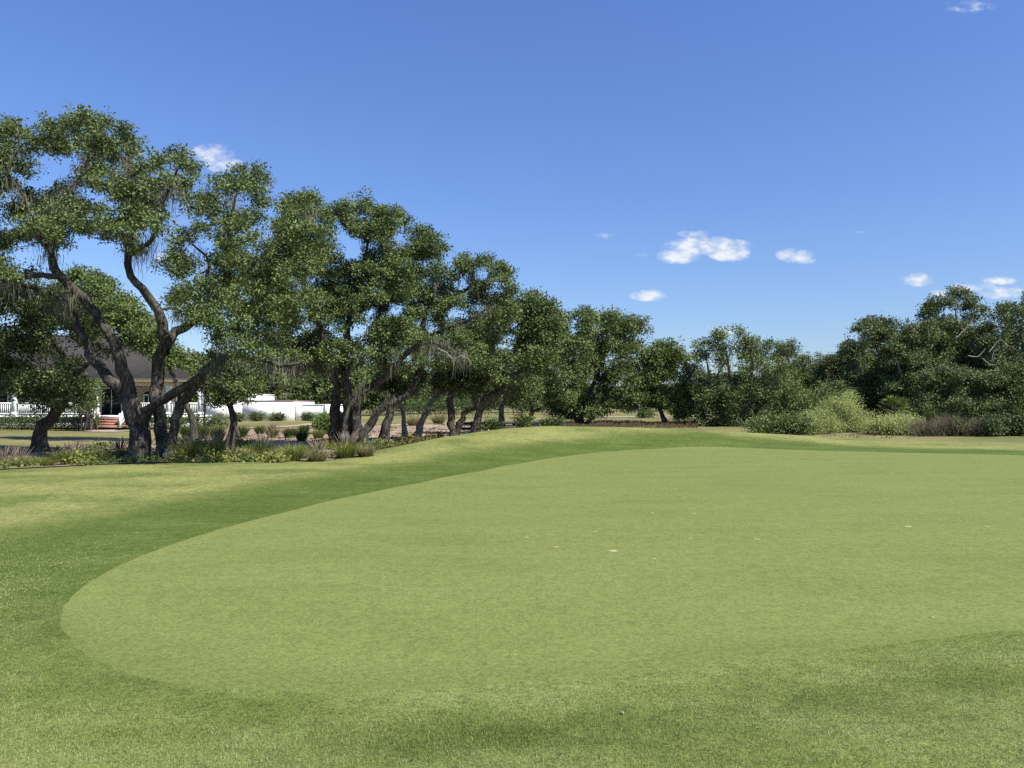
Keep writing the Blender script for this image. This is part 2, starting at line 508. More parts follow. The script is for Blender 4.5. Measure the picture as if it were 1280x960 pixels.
bed_front = [(-22.2, 15.6), (-12.6, 18.5), (-11.2, 19.9), (-9.9, 20.9), (-8.6, 21.35), (-7.4, 21.3), (-6.2, 21.7), (-5.2, 21.9), (-4.1, 25.4), (-3.1, 28.7), (-1.2, 32.6), (1.0, 35)]
bed_back = [flat(-120, 566), flat(0, 562), flat(100, 556), flat(165, 550), flat(215, 545), flat(240, 537), flat(300, 534), flat(400, 532), flat(470, 531), flat(560, 529), flat(600, 531)]
loft('mulch_bed', bed_front, bed_back, 90, 50, MT['mulch'], .022, 'reddish brown mulch planting bed under the oaks')


def strip(name, pts, w, mat, lift, label, n=40):
    P = np.array(pts, float)
    d = np.gradient(P, axis=0); d /= np.linalg.norm(d, axis=1)[:, None]
    nn = np.stack((-d[:, 1], d[:, 0]), -1) * w / 2
    return loft(name, P + nn, P - nn, n, 4, mat, lift, label)


strip('path', [flat(330, 553), flat(380, 551), flat(430, 548), flat(480, 545), flat(520, 542.5), flat(552, 540.5)], 1.35, MT['concrete'], .04, 'pale concrete path curving through the mulch bed')
strip('garden_path', [flat(300, 535), flat(345, 533.5), flat(380, 531.5), flat(398, 528.5), flat(405, 525)], 1.2, MT['concrete'], .06, 'narrow pale path beside the clipped hedge')
strip('walkway', [(-26.85, 50.8), (-26.6, 49.5), (-25.6, 48.4), (-24, 47.8)], 1.7, MT['paver'], .03, 'pinkish paved walk leading to the brick steps', 20)
strip('far_path', [(9, 93), (12, 96), (16, 97.5), (20, 98), (26, 101)], 3.4, MT['sandpath'], .06, 'pale sandy track far behind the trees', 20)

# ------------------------------------------------------------------ plants
def unit(v):
    return v / np.maximum(np.linalg.norm(v, axis=-1, keepdims=True), 1e-9)


def leaf_arrays(rng, C, A, B, ntuft, nleaf, sig, L, W, up=.25, lo=.5):
    """leaf sprays for clumps C (n,3) with horizontal radii A and vertical radii B"""
    k = len(C)
    nt = np.maximum(4, (ntuft * (np.asarray(A) / np.mean(A)) ** 2).astype(int))
    ci = np.repeat(np.arange(k), nt)
    d = unit(rng.normal(size=(len(ci), 3))); d[:, 2] = d[:, 2] * .85 + up; d = unit(d)
    rr = lo + (1.08 - lo) * rng.random(len(ci)) ** .6
    rad = np.stack((np.asarray(A)[ci], np.asarray(A)[ci], np.asarray(B)[ci]), -1)
    T = np.asarray(C)[ci] + d * rad * rr[:, None]
    # slow wobble so that clumps are not ellipsoids
    T += .22 * rad * np.sin(T[:, [1, 2, 0]] * 3.1 + ci[:, None] * 1.7)
    ti = np.repeat(np.arange(len(T)), nleaf)
    P = T[ti] + rng.normal(size=(len(ti), 3)) * sig * np.array((1, 1, .8))
    D = unit(d[ti] * .7 + rng.normal(size=(len(ti), 3)) * .7 + np.array((0, 0, -.1)))
    N = unit(rng.normal(size=(len(ti), 3)) * .5 + d[ti] * .45 + np.array((0, 0, .55)))
    S = unit(np.cross(D, N))
    l = L * rng.uniform(.65, 1.3, len(ti)); w = W * rng.uniform(.7, 1.3, len(ti))
    tint = np.clip(rng.random(len(T))[ti] * .55 + rng.random(len(ti)) * .3 + rng.random(k)[ci][ti] * .3, 0, 1)
    V = np.stack((P, P + D * (l * .45)[:, None] + S * (w / 2)[:, None], P + D * l[:, None], P + D * (l * .45)[:, None] - S * (w / 2)[:, None]), 1)
    return V.reshape(-1, 3), np.arange(len(ti) * 4).reshape(-1, 4), tint, T, ci


def spray_arrays(rng, C, A, nsub, nleaf, sig, L, W, drop=.75):
    """oak foliage: from every clump centre a few crooked twigs run out, each carrying small tufts of leaves"""
    k = len(C)
    ns = np.maximum(3, np.round(nsub * np.clip(np.asarray(A) / np.mean(A), .45, 1.7))).astype(int)
    ci = np.repeat(np.arange(k), ns); m = len(ci)
    d = rng.normal(size=(m, 3)); d[:, 2] = d[:, 2] * .7 + .35; d = unit(d)
    ln = np.asarray(A)[ci] * rng.uniform(.5, 1.35, m)
    vec = d * ln[:, None] * np.array((1, 1, drop))
    elbow = C[ci] + vec * .5 + rng.normal(size=(m, 3)) * (ln * .12)[:, None]
    tip = C[ci] + vec + rng.normal(size=(m, 3)) * (ln * .12)[:, None]
    T = []; SI = []
    for f in (.42, .68, .88, 1.02):
        p = np.where(f < .5, C[ci] + (elbow - C[ci]) * f * 2, elbow + (tip - elbow) * (f - .5) * 2)
        T.append(p + rng.normal(size=(m, 3)) * sig * .9); SI.append(np.arange(m))
    T = np.concatenate(T); SI = np.concatenate(SI)
    keep = rng.random(len(T)) < .88
    T, SI = T[keep], SI[keep]
    nl = rng.integers(int(nleaf * .5), int(nleaf * 1.5) + 1, len(T))
    ti = np.repeat(np.arange(len(T)), nl)
    off = np.clip(rng.normal(size=(len(ti), 3)), -1.7, 1.7) * sig * np.array((1.1, 1.1, .7))
    P = T[ti] + off
    D = unit(off / sig * .5 + d[SI][ti] * .5 + rng.normal(size=(len(ti), 3)) * .6)
    N = unit(rng.normal(size=(len(ti), 3)) * .55 + off / sig * .35 + np.array((0, 0, .6)))
    S = unit(np.cross(D, N))
    l = L * rng.uniform(.6, 1.35, len(ti)); w = W * rng.uniform(.7, 1.3, len(ti))
    tint = np.clip(rng.random(k)[ci][SI][ti] * .3 + rng.random(len(T))[ti] * .4 + rng.random(len(ti)) * .4, 0, 1)
    V = np.stack((P, P + D * (l * .45)[:, None] + S * (w / 2)[:, None], P + D * l[:, None], P + D * (l * .45)[:, None] - S * (w / 2)[:, None]), 1)
    return V.reshape(-1, 3), np.arange(len(ti) * 4).reshape(-1, 4), tint, elbow, tip, ci


def resample(P, step):
    P = np.asarray(P, float)
    # Catmull-Rom through the points (x, y, z, r)
    Q = np.vstack((2 * P[0] - P[1], P, 2 * P[-1] - P[-2]))
    out = []
    for i in range(1, len(Q) - 2):
        n = max(2, int(np.linalg.norm(Q[i + 1, :3] - Q[i, :3]) / step))
        for t in np.linspace(0, 1, n, endpoint=False):
            a, b, c, d = Q[i - 1], Q[i], Q[i + 1], Q[i + 2]
            out.append(.5 * (2 * b + (c - a) * t + (2 * a - 5 * b + 4 * c - d) * t * t + (3 * b - a - 3 * c + d) * t ** 3))
    out.append(Q[-2])
    o = np.array(out); o[:, 3] = np.maximum(o[:, 3], .004)
    return o


class Tubes:
    def __init__(s): s.V = []; s.Q = []; s.n = 0
    def add(s, P, k=8, rng=None, rough=.0):
        """P (m,4): swept tube"""
        m = len(P)
        d = np.gradient(P[:, :3], axis=0); d = unit(d)
        ref = np.array((.31, .95, .05)) if abs(d[0][1]) < .8 else np.array((1., .1, 0))
        u = unit(np.cross(d, ref)); w = np.cross(d, u)
        a = np.arange(k) / k * 2 * np.pi
        rad = P[:, 3][:, None] * np.ones((1, k))
        if rng is not None and rough:
            ph = rng.uniform(0, 6.28, 4)
            z = np.arange(m)[:, None]
            rad = rad * (1 + rough * (np.sin(a * 2 + z * .35 + ph[0]) * .5 + np.sin(a * 3 - z * .5 + ph[1]) * .4 + rng.normal(0, .35, (m, k))))
        ring = P[:, None, :3] + rad[..., None] * (np.cos(a)[None, :, None] * u[:, None] + np.sin(a)[None, :, None] * w[:, None])
        i = np.arange(m - 1)[:, None] * k; j = np.arange(k)[None]; j2 = (j + 1) % k
        q = np.stack((i + j, i + j2, i + k + j2, i + k + j), -1).reshape(-1, 4) + s.n
        s.V.append(ring.reshape(-1, 3)); s.Q.append(q); s.n += m * k
    def twigs(s, A, B, r0, r1):
        """many straight three-sided twigs at once"""
        d = unit(B - A); u = unit(np.cross(d, np.array((.3, .2, .93)))); w = np.cross(d, u)
        V = []
        for P, r in ((A, r0), (B, r1)):
            for t in (0, 2.094, 4.189):
                V.append(P + (u * math.cos(t) + w * math.sin(t)) * r)
        V = np.stack(V, 1); m = len(A)
        b = np.arange(m)[:, None] * 6 + s.n
        q = np.concatenate([np.concatenate((b + i, b + (i + 1) % 3, b + 3 + (i + 1) % 3, b + 3 + i), 1) for i in range(3)])
        s.V.append(V.reshape(-1, 3)); s.Q.append(q); s.n += m * 6
    def build(s, name, mat, parent, origin, smooth=True):
        return raw_mesh(name, np.concatenate(s.V), [np.concatenate(s.Q)], mat, parent, origin, smooth=smooth)


def strands(rng, T, length, width, sway=.08, seg=4):
    """hanging strands from points T"""
    n = len(T)
    l = length * rng.uniform(.35, 1.15, n)
    az = rng.uniform(0, 6.28, n); s = np.stack((np.cos(az), np.sin(az), 0 * az), -1)
    pos = T.copy(); V = []
    dr = rng.normal(0, sway, (n, 3)) * np.array((1, 1, 0))
    for k in range(seg + 1):
        f = k / seg
        w = width * (1 - .9 * f ** 1.5) * rng.uniform(.6, 1.4, n)
        V += [pos + s * w[:, None] / 2, pos - s * w[:, None] / 2]
        pos = pos + dr * (l / seg)[:, None] + rng.normal(0, .16, (n, 3)) * np.array((1, 1, 0)) * (l / seg)[:, None]
        pos[:, 2] -= l / seg
    V = np.stack(V, 1); b = np.arange(n)[:, None] * (2 * seg + 2)
    q = np.concatenate([np.concatenate((b + 2 * k, b + 2 * k + 1, b + 2 * k + 3, b + 2 * k + 2), 1) for k in range(seg)])
    return V.reshape(-1, 3), q, np.tile(rng.random(n), seg)


def in_poly(P, x, y):
    c = np.zeros(np.shape(x), bool); n = len(P)
    for i in range(n):
        x0, y0 = P[i]; x1, y1 = P[(i + 1) % n]
        if y0 == y1: continue
        m = ((y0 > y) != (y1 > y)) & (x < (x1 - x0) * (y - y0) / (y1 - y0) + x0)
        c ^= m
    return c


def edge_dist(P, x, y):
    best = 1e9; n = len(P)
    for i in range(n):
        a = np.array(P[i], float); b = np.array(P[(i + 1) % n], float); d = b - a
        t = max(0, min(1, ((x - a[0]) * d[0] + (y - a[1]) * d[1]) / (d @ d + 1e-9)))
        best = min(best, math.hypot(x - a[0] - t * d[0], y - a[1] - t * d[1]))
    return best


def tree(name, label, D, limbs, outline, holes=(), nclump=100, crad=(16, 30), leaf=.11, ntuft=34, nleaf=9, wood=.68, seed=1, moss=0, mat='oak', bark='bark',
         group=None, cat='tree', thick=.62, dead=(), flat_=.62, sides=10, sig=None, mosslen=.9, extra=(), gaps=.055):
    """limbs: lists of (px, py, radius_m, depth offset); outline / holes in photo pixels at distance D"""
    rng = np.random.default_rng(seed)
    k = D / F
    # ---- clump centres
    O = np.array(outline, float); x0, y0 = O.min(0); x1, y1 = O.max(0)
    cx, hw = (x0 + x1) / 2, (x1 - x0) / 2
    C = []; A = []; cpx = []
    def put(px, py, r):
        u = (px - cx) / hw
        dep = math.sqrt(max(.08, 1 - u * u)) * hw * k * thick
        v = (py - y0) / (y1 - y0)
        dep *= .45 + .55 * min(1, v * 2.2)
        yy = D + rng.uniform(-1, 1) * dep
        C.append(at(px, py, yy)); A.append(r * k * yy / D); cpx.append((px, py, r))
    nclump = int(nclump * 1.3)
    holes = list(holes)
    for _ in range(int(nclump * gaps)):
        gx_, gy_ = rng.uniform(x0, x1), rng.uniform(y0, y0 + (y1 - y0) * .8)
        g_ = rng.uniform(.2, .55) * crad[0]
        if in_poly(outline, gx_, gy_): holes.append((gx_, gy_, g_ * rng.uniform(.8, 1.6), g_))
    tries = 0
    while len(C) < nclump and tries < 60000:
        tries += 1
        px, py = rng.uniform(x0, x1), rng.uniform(y0, y1)
        if not in_poly(outline, px, py): continue
        r = crad[0] * .6 + (crad[1] * 1.05 - crad[0] * .6) * rng.random() ** 1.3
        ed = edge_dist(outline, px, py)
        if ed < r * .62:
            r = ed / .62
            if r < crad[0] * .4: continue
        bad = False
        for hx, hy_, ha, hb in holes:
            if ((px - hx) / (ha + r * .85)) ** 2 + ((py - hy_) / (hb + r * .7)) ** 2 < 1: bad = True; break
        if bad: continue
        # keep clumps apart on the picture plane a little
        if tries < 30000 and any((px - a) ** 2 + (py - b) ** 2 < (.62 * min(r, c)) ** 2 for a, b, c in cpx): continue
        put(px, py, r)
    for e in extra: put(*e)
    C = np.array(C); A = np.array(A); B = A * flat_ * rng.uniform(.8, 1.2, len(A))
    # ---- trunk and limbs
    b0 = at(limbs[0][0][0], limbs[0][0][1], D + limbs[0][0][3] if len(limbs[0][0]) > 3 else D)
    base = np.array((b0[0], b0[1], gz(b0[0], b0[1])))
    T = Tubes(); nodes = []; nrad = []
    for li, lb in enumerate(limbs):
        P = []
        for q in lb:
            p = at(q[0], q[1], D + (q[3] if len(q) > 3 else 0)); P.append((p[0], p[1], p[2], q[2] * wood))
        P = np.array(P)
        g = gz(P[0, 0], P[0, 1])
        if abs(P[0, 2] - g) < .9 and lb[0][1] > HY + 10:      # starts at the ground: sink it and flare it
            P[0, 2] = g - .12; P[0, 3] *= 1.12
        S = resample(P, .22 if D < 40 else .5)
        if lb[0][1] > HY + 10:
            hgt = S[:, 2] - g
            S[:, 3] *= 1 + .38 * np.exp(-np.clip(hgt, 0, 9) / .22)
        S[1:-1, :3] += rng.normal(0, .16, (len(S) - 2, 3)) * S[1:-1, 3:4] * 1.5
        T.add(S, sides, rng, .17)
        nodes.append(S[2:, :3]); nrad.append(S[2:, 3])
    nodes = np.concatenate(nodes); nrad = np.concatenate(nrad)
    # ---- branches to every clump, nearest wood first
    todo = list(range(len(C)))
    dist = np.array([np.min(np.linalg.norm(nodes - c, axis=1) + (nodes[:, 2] > c[2] + .3) * .5) for c in C]) if len(C) else []
    near = np.array([np.argmin(np.linalg.norm(nodes - c, axis=1) + (nodes[:, 2] > c[2] + .3) * .5) for c in C])
    while todo:
        j = min(todo, key=lambda q: dist[q]); todo.remove(j)
        s, e = nodes[near[j]], C[j]; L = np.linalg.norm(e - s)
        if L < .15: continue
        r0 = min(nrad[near[j]] * .72, .020 + .030 * L)
        m1 = s + (e - s) * .35 + rng.normal(0, .16, 3) * L + np.array((0, 0, -.03 * L))
        m2 = s + (e - s) * .7 + rng.normal(0, .15, 3) * L + np.array((0, 0, .05 * L))
        S = resample(np.array([(*s, r0), (*m1, r0 * .85), (*m2, r0 * .62), (*e, max(.010, r0 * .38))]), .3 if D < 40 else .7)
        T.add(S, 6 if D < 40 else 4, rng, .05)
        base_i = len(nodes)
        nodes = np.concatenate((nodes, S[2:, :3])); nrad = np.concatenate((nrad, S[2:, 3]))
        if todo:
            td = np.array(todo)
            dd = np.linalg.norm(S[2:, None, :3] - C[td][None], axis=2)
            mi = dd.argmin(0); mv = dd.min(0)
            up = mv < dist[td]
            dist[td[up]] = mv[up]; near[td[up]] = base_i + mi[up]
    root = empty(name, base)
    tag(root, label, cat, group)
    # ---- foliage
    V, Q, tint, elb, tip, ci = spray_arrays(rng, C, A, ntuft * .24, nleaf * 1.7, (sig or leaf * .95), leaf * .9, leaf * .58)
    w0 = .010 if D < 40 else .00032 * D
    T.twigs(C[ci], elb, w0 * 1.5, w0); T.twigs(elb, tip, w0, w0 * .4)
    T.build('trunk', MT[bark], root, base)
    raw_mesh('crown', V, [Q], MT[mat], root, base, tint=tint)
    if dead:
        for lb in dead:
            TD = Tubes()
            P = np.array([(*at(q[0], q[1], D + q[3]), q[2] * .6) for q in lb])
            S = resample(P, .25); S[:, :3] += rng.normal(0, .014, (len(S), 3)); S[:, 3] *= .7; TD.add(S, 6, rng, .12)
            tag(TD.build('dead_limb', MT['dead'], root, base), 'bleached bare dead limb')
    if moss:
        ok = np.where((nodes[:, 2] > base[2] + 1.9) & (nrad < .11) & (nrad > (.018 if D < 40 else .02)))[0]
        pick = rng.choice(ok, moss)
        per = 22 if D < 40 else 12
        moss = int(moss * (1.7 if D < 40 else 1.2)); pick = rng.choice(ok, moss)
        pts = np.repeat(nodes[pick], per, 0) + rng.normal(0, 1, (moss * per, 3)) * np.array((.15, .15, .16)) * (1 if D < 40 else 1.8)
        ln = np.repeat(rng.uniform(.15, 1.0, moss) ** 1.4, per) * mosslen * .85 * rng.uniform(.25, 1.15, moss * per)
        V, Q, tt = strands(rng, pts, ln, .015 if D < 40 else .035)
        tag(raw_mesh('moss', V, [Q], MT['moss'], root, base, tint=tt), kind='stuff')
    return root


OAKS = 'live oaks along the left of the green'
# ---- nearest oak, several trunks
tree('live_oak', 'tallest spreading oak with three grey trunks standing at the lawn edge', 22.5,
     [[(172, 579, .52, 0), (173, 550, .44, 0), (170, 522, .40, 0), (164, 492, .30, -.1), (150, 450, .26, -.3), (138, 418, .24, -.5), (111, 382, .21, -.8), (75, 346, .18, -1.1), (62, 313, .14, -1.3), (44, 285, .09, -1.6), (30, 240, .05, -1.7)],
      [(172, 515, .30, 0), (150, 488, .25, .4), (118, 450, .22, .9), (97, 408, .18, 1.4), (80, 378, .14, 2.0), (40, 360, .10, 2.5), (-5, 350, .06, 2.9)],
      [(201, 580, .36, .2), (203, 545, .31, .2), (198, 505, .28, .2), (196, 470, .26, .2), (203, 435, .25, 0), (203, 402, .23, -.2), (184, 370, .20, -.5), (162, 346, .18, -.7), (158, 318, .16, -.7), (167, 280, .14, -.5), (165, 235, .10, -.3), (160, 185, .05, 0)],
      [(205, 440, .24, 0), (214, 422, .24, .4), (240, 404, .20, .9), (282, 362, .17, 1.5), (328, 341, .14, 2.0), (361, 307, .11, 2.4), (388, 264, .06, 2.6)],
      [(214, 577, .26, -.3), (214, 545, .21, -.3), (222, 517, .20, -.4), (240, 487, .19, -.6), (262, 458, .18, -.8), (297, 444, .15, -1.1), (322, 448, .13, -1.3), (350, 456, .10, -1.6), (376, 454, .06, -1.8)],
      [(176, 527, .26, -.2), (197, 503, .22, -.5), (230, 484, .18, -.8), (250, 470, .15, -.9)],
      [(75, 346, .13, -1.1), (40, 345, .10, -1.6), (10, 350, .08, -2), (-25, 345, .05, -2.4)],
      [(158, 320, .12, -.7), (190, 300, .09, -1.2), (205, 250, .07, -1.6), (222, 212, .04, -1.8)],
      [(282, 362, .12, 1.5), (286, 325, .10, 1.2), (285, 290, .08, 1), (295, 245, .05, .9)],
      [(62, 313, .11, -1.3), (75, 265, .09, -1), (105, 215, .07, -.7), (118, 170, .04, -.5)],
      [(240, 404, .10, .9), (246, 375, .09, .4), (262, 330, .06, 0), (240, 305, .04, -.3)],
      [(30, 245, .06, -1.7), (10, 215, .05, -2), (28, 180, .035, -2)]],
     [(-60, 210), (-30, 165), (5, 150), (25, 138), (50, 142), (62, 155), (78, 150), (95, 140), (125, 138), (140, 155), (165, 156), (174, 175), (168, 198), (184, 202), (205, 188), (228, 188), (250, 204),
      (240, 225), (252, 233), (272, 222), (298, 206), (330, 210), (347, 226), (342, 244), (362, 246), (388, 240), (408, 250), (422, 268), (414, 300), (400, 330), (395, 370), (372, 415), (340, 440), (300, 440),
      (268, 432), (225, 395), (195, 345), (175, 345), (150, 305), (110, 300), (70, 330), (30, 355), (-20, 370), (-60, 350)],
     [(57, 216, 15, 13), (220, 264, 10, 13), (193, 302, 16, 14), (257, 322, 9, 19), (142, 332, 13, 22), (26, 320, 11, 10), (95, 311, 13, 7), (120, 250, 5, 6), (182, 345, 20, 20)],
     nclump=310, gaps=.075, wood=.62, crad=(9, 22), leaf=.085, ntuft=30, nleaf=9, seed=11, moss=270, mosslen=1.1, group=OAKS, thick=.75, sides=14, extra=[(72, 288, 15), (104, 284, 14), (38, 292, 15), (88, 252, 12), (118, 264, 13), (142, 288, 13), (16, 262, 14), (8, 338, 14), (40, 345, 14), (66, 372, 12), (-10, 372, 14), (300, 440, 13), (330, 443, 12), (352, 450, 10), (374, 447, 13), (268, 446, 12)])

tree('live_oak', 'dark leaning oak in front of the white porch railing', 27,
     [[(50, 571, .34, 0), (48, 542, .32, 0), (62, 525, .26, 0), (74, 510, .24, 0), (88, 487, .20, .2), (84, 455, .17, .3), (70, 430, .15, .2), (59, 417, .12, 0), (40, 395, .08, -.5)],
      [(88, 487, .15, .2), (100, 462, .12, .3), (116, 450, .09, .5), (130, 430, .05, .6)], [(59, 417, .1, 0), (55, 385, .07, .6), (70, 365, .04, 1)],
      [(70, 430, .1, .2), (35, 432, .08, -.8), (0, 440, .05, -1.2)]],
     [(-90, 390), (-60, 350), (-20, 338), (25, 340), (60, 352), (98, 372), (130, 395), (128, 412), (112, 428), (98, 450), (104, 470), (118, 490), (100, 506), (70, 512), (40, 506), (15, 492), (-20, 500), (-60, 495), (-95, 460)],
     [(84, 440, 9, 9), (72, 418, 7, 6)], nclump=150, crad=(13, 24), leaf=.11, ntuft=30, nleaf=8, seed=12, moss=45, mat='oak_dark', bark='bark_dark', group=OAKS, thick=1.0)

tree('live_oak', 'bright green young oak behind the forked trunks, before the roof', 36,
     [[(243, 548, .24, 0), (238, 520, .2, 0), (226, 490, .17, 0), (205, 450, .15, 0), (180, 430, .13, 0), (150, 410, .1, 0), (125, 380, .06, 0)]],
     [(72, 358), (95, 338), (122, 340), (148, 362), (172, 380), (196, 400), (214, 425), (232, 448), (215, 462), (190, 450), (170, 432), (140, 425), (105, 412), (82, 392)],
     [], nclump=85, crad=(10, 18), leaf=.13, ntuft=26, nleaf=8, seed=13, moss=15, mat='oak_light', group=OAKS, extra=[(150, 425, 13), (170, 435, 13), (130, 415, 13), (110, 430, 11), (185, 425, 12), (160, 408, 12), (195, 440, 11), (122, 442, 10), (140, 440, 11), (176, 415, 11), (205, 425, 11), (88, 405, 11), (100, 420, 11)])

tree('live_oak', 'small low oak with a pale curved trunk before the white wall', 29,
     [[(285, 562, .26, 0), (289, 545, .2, 0), (293, 528, .17, 0), (289, 510, .15, 0), (281, 494, .12, 0), (268, 480, .08, -.2), (255, 470, .05, -.3)],
      [(285, 500, .1, 0), (300, 490, .07, .2), (312, 480, .04, .3)], [(292, 530, .07, -.1), (297, 540, .09, -.4), (299, 546, .05, -.5)]],
     [(240, 470), (255, 455), (285, 452), (312, 455), (330, 470), (322, 488), (308, 505), (290, 502), (272, 508), (256, 496), (245, 484)],
     nclump=40, crad=(8, 15), leaf=.10, ntuft=26, nleaf=8, seed=14, moss=14, mat='oak', bark='bark', group=OAKS)

tree('live_oak', 'broad mossy oak with a cluster of dark trunks beside the box hedge', 30,
     [[(416, 558, .34, .3), (419, 520, .29, .3), (420, 480, .26, .3), (415, 450, .22, .3), (402, 415, .17, 0), (385, 370, .12, -.4), (378, 320, .07, -.5)],
      [(432, 560, .36, 0), (434, 520, .30, 0), (433, 480, .27, 0), (431, 450, .24, 0), (436, 410, .20, .2), (446, 370, .16, .5), (455, 330, .11, .8), (462, 285, .05, 1)],
      [(446, 560, .32, -.2), (446, 530, .27, -.2), (449, 500, .25, -.2), (464, 483, .22, -.3), (482, 470, .20, -.5), (498, 454, .18, -.7), (515, 436, .16, -.9), (538, 428, .11, -1.0), (560, 436, .06, -1.2), (575, 444, .03, -1.3)],
      [(452, 561, .26, -.8), (458, 535, .22, -.9), (470, 518, .20, -1), (480, 505, .15, -1.1), (487, 495, .1, -1.2)],
      [(431, 455, .15, 0), (405, 460, .13, -.6), (380, 455, .1, -1), (350, 456, .07, -1.4)],
      [(425, 557, .10, -1.1), (432, 522, .09, -1.1), (442, 500, .08, -1), (452, 485, .05, -1)],
      [(446, 370, .12, .5), (475, 345, .1, .4), (500, 318, .08, .3), (530, 308, .05, .2)],
      [(482, 470, .13, -.5), (480, 440, .1, 0), (470, 410, .08, .5), (480, 380, .05, .8)]],
     [(330, 330), (340, 285), (358, 258), (380, 246), (402, 246), (416, 262), (428, 254), (445, 256), (456, 247), (474, 262), (490, 252), (502, 270), (520, 284), (545, 292), (559, 310), (546, 326), (527, 327), (522, 350), (516, 390),
      (520, 425), (498, 446), (472, 452), (440, 462), (405, 468), (368, 462), (340, 440), (325, 385)],
     [(433, 315, 8, 11), (387, 345, 6, 6), (525, 408, 6, 9), (408, 300, 5, 5), (504, 300, 4, 5)],
     nclump=250, gaps=.09, crad=(8, 19), leaf=.10, ntuft=31, nleaf=9, seed=15, extra=[(520, 440, 15), (548, 440, 14), (480, 456, 15), (562, 428, 13), (578, 436, 12), (505, 462, 13), (535, 452, 12), (500, 430, 14), (592, 452, 10), (525, 425, 14), (545, 458, 12), (560, 448, 11), (515, 448, 12), (575, 425, 12)], moss=260, mosslen=1.15, group=OAKS,
     dead=[[(548, 436, .07, -1.6), (558, 440, .06, -1.8), (566, 449, .05, -1.9), (577, 445, .045, -2), (590, 452, .03, -2)]])

tree('live_oak', 'oak with a tall trunk bending right to an open sunlit crown', 33,
     [[(483, 552, .34, 0), (484, 530, .29, 0), (488, 508, .27, 0), (500, 497, .24, 0), (514, 487, .22, 0), (526, 463, .20, 0), (529, 425, .17, 0), (531, 392, .15, 0), (546, 378, .13, 0), (566, 369, .11, 0), (588, 358, .08, 0), (592, 335, .05, 0)],
      [(529, 425, .12, 0), (555, 412, .10, -.5), (580, 402, .08, -.8), (610, 385, .05, -1)],
      [(531, 392, .1, 0), (545, 360, .07, .5), (550, 340, .04, .8)]],
     [(514, 352), (530, 332), (548, 330), (562, 342), (574, 320), (590, 307), (606, 316), (618, 326), (636, 334), (650, 345), (642, 360), (646, 384), (640, 412), (604, 440), (562, 450), (524, 440), (506, 412), (510, 378)],
     [(520, 338, 5, 5), (580, 352, 8, 9), (572, 394, 6, 5), (535, 408, 6, 7), (602, 345, 5, 7), (622, 362, 4, 5)],
     nclump=125, gaps=.09, crad=(7, 16), leaf=.105, ntuft=26, nleaf=8, seed=16, mosslen=1.2, moss=100, group=OAKS)

tree('live_oak', 'slender oak with a pale straight trunk between two leaning trunks', 36,
     [[(507, 548, .2, 0), (505, 530, .17, 0), (502, 512, .15, 0), (497, 500, .12, 0), (493, 484, .09, 0), (500, 465, .06, 0)]],
     [(470, 470), (485, 455), (510, 452), (530, 462), (528, 485), (505, 495), (480, 495), (468, 485)], nclump=30, crad=(7, 13), leaf=.12, ntuft=24, nleaf=7, seed=17, moss=20, bark='bark_pale', group=OAKS)
tree('live_oak', 'oak with a whitish trunk slanting right beside the path', 37,
     [[(521, 548, .24, 0), (526, 530, .21, 0), (534, 514, .19, 0), (542, 501, .17, 0), (556, 489, .15, 0), (572, 480, .12, 0), (590, 462, .08, 0)], [(542, 501, .1, 0), (543, 482, .08, .1), (537, 470, .05, .2)]],
     [(535, 468), (552, 450), (585, 442), (612, 450), (618, 470), (600, 486), (575, 482), (550, 486)], nclump=48, crad=(7, 14), leaf=.12, ntuft=24, nleaf=8, seed=18, moss=30, bark='bark_pale', group=OAKS,
     dead=[[(541, 500, .06, -.3), (540, 488, .05, -.3), (545, 478, .03, -.3)]])
tree('live_oak', 'dark oak forking low, with one thick limb reaching right', 36,
     [[(564, 550, .32, 0), (565, 530, .28, 0), (563, 508, .24, 0), (568, 488, .18, .2), (585, 470, .13, .4), (600, 440, .08, .5)],
      [(567, 534, .22, 0), (580, 518, .20, -.1), (594, 509, .18, -.3), (610, 497, .17, -.4), (625, 489, .15, -.5), (640, 472, .13, -.6), (655, 458, .1, -.6), (668, 430, .06, -.5)],
      [(625, 489, .1, -.5), (612, 470, .09, -.3), (615, 440, .07, 0), (625, 405, .04, 0)]],
     [(592, 440), (600, 405), (626, 380), (648, 368), (672, 368), (690, 380), (706, 386), (704, 420), (694, 450), (668, 470), (640, 478), (615, 482), (596, 470)],
     [(655, 474, 7, 7)], nclump=85, crad=(9, 18), leaf=.13, ntuft=28, nleaf=8, seed=19, extra=[(600, 492, 11), (640, 490, 11), (662, 484, 12), (580, 486, 11), (620, 494, 10)], moss=110, mat='oak', group=OAKS, bark='bark_dark')
tree('live_oak', 'gnarled oak with a stout knotted trunk at the mound crest', 44,
     [[(595, 541, .38, 0), (596, 525, .34, 0), (602, 510, .30, 0), (616, 498, .26, 0), (640, 482, .18, 0), (660, 462, .1, 0)], [(602, 512, .2, 0), (590, 495, .17, .2), (588, 470, .1, .4)]],
     [(570, 480), (580, 450), (605, 430), (640, 440), (668, 455), (676, 480), (655, 500), (630, 492), (600, 490)], nclump=55, crad=(7, 14), leaf=.15, ntuft=24, nleaf=8, seed=20, moss=50, mat='oak_dark', bark='bark_dark', group=OAKS, extra=[(668, 498, 11), (640, 502, 10), (576, 492, 11), (612, 502, 9)])
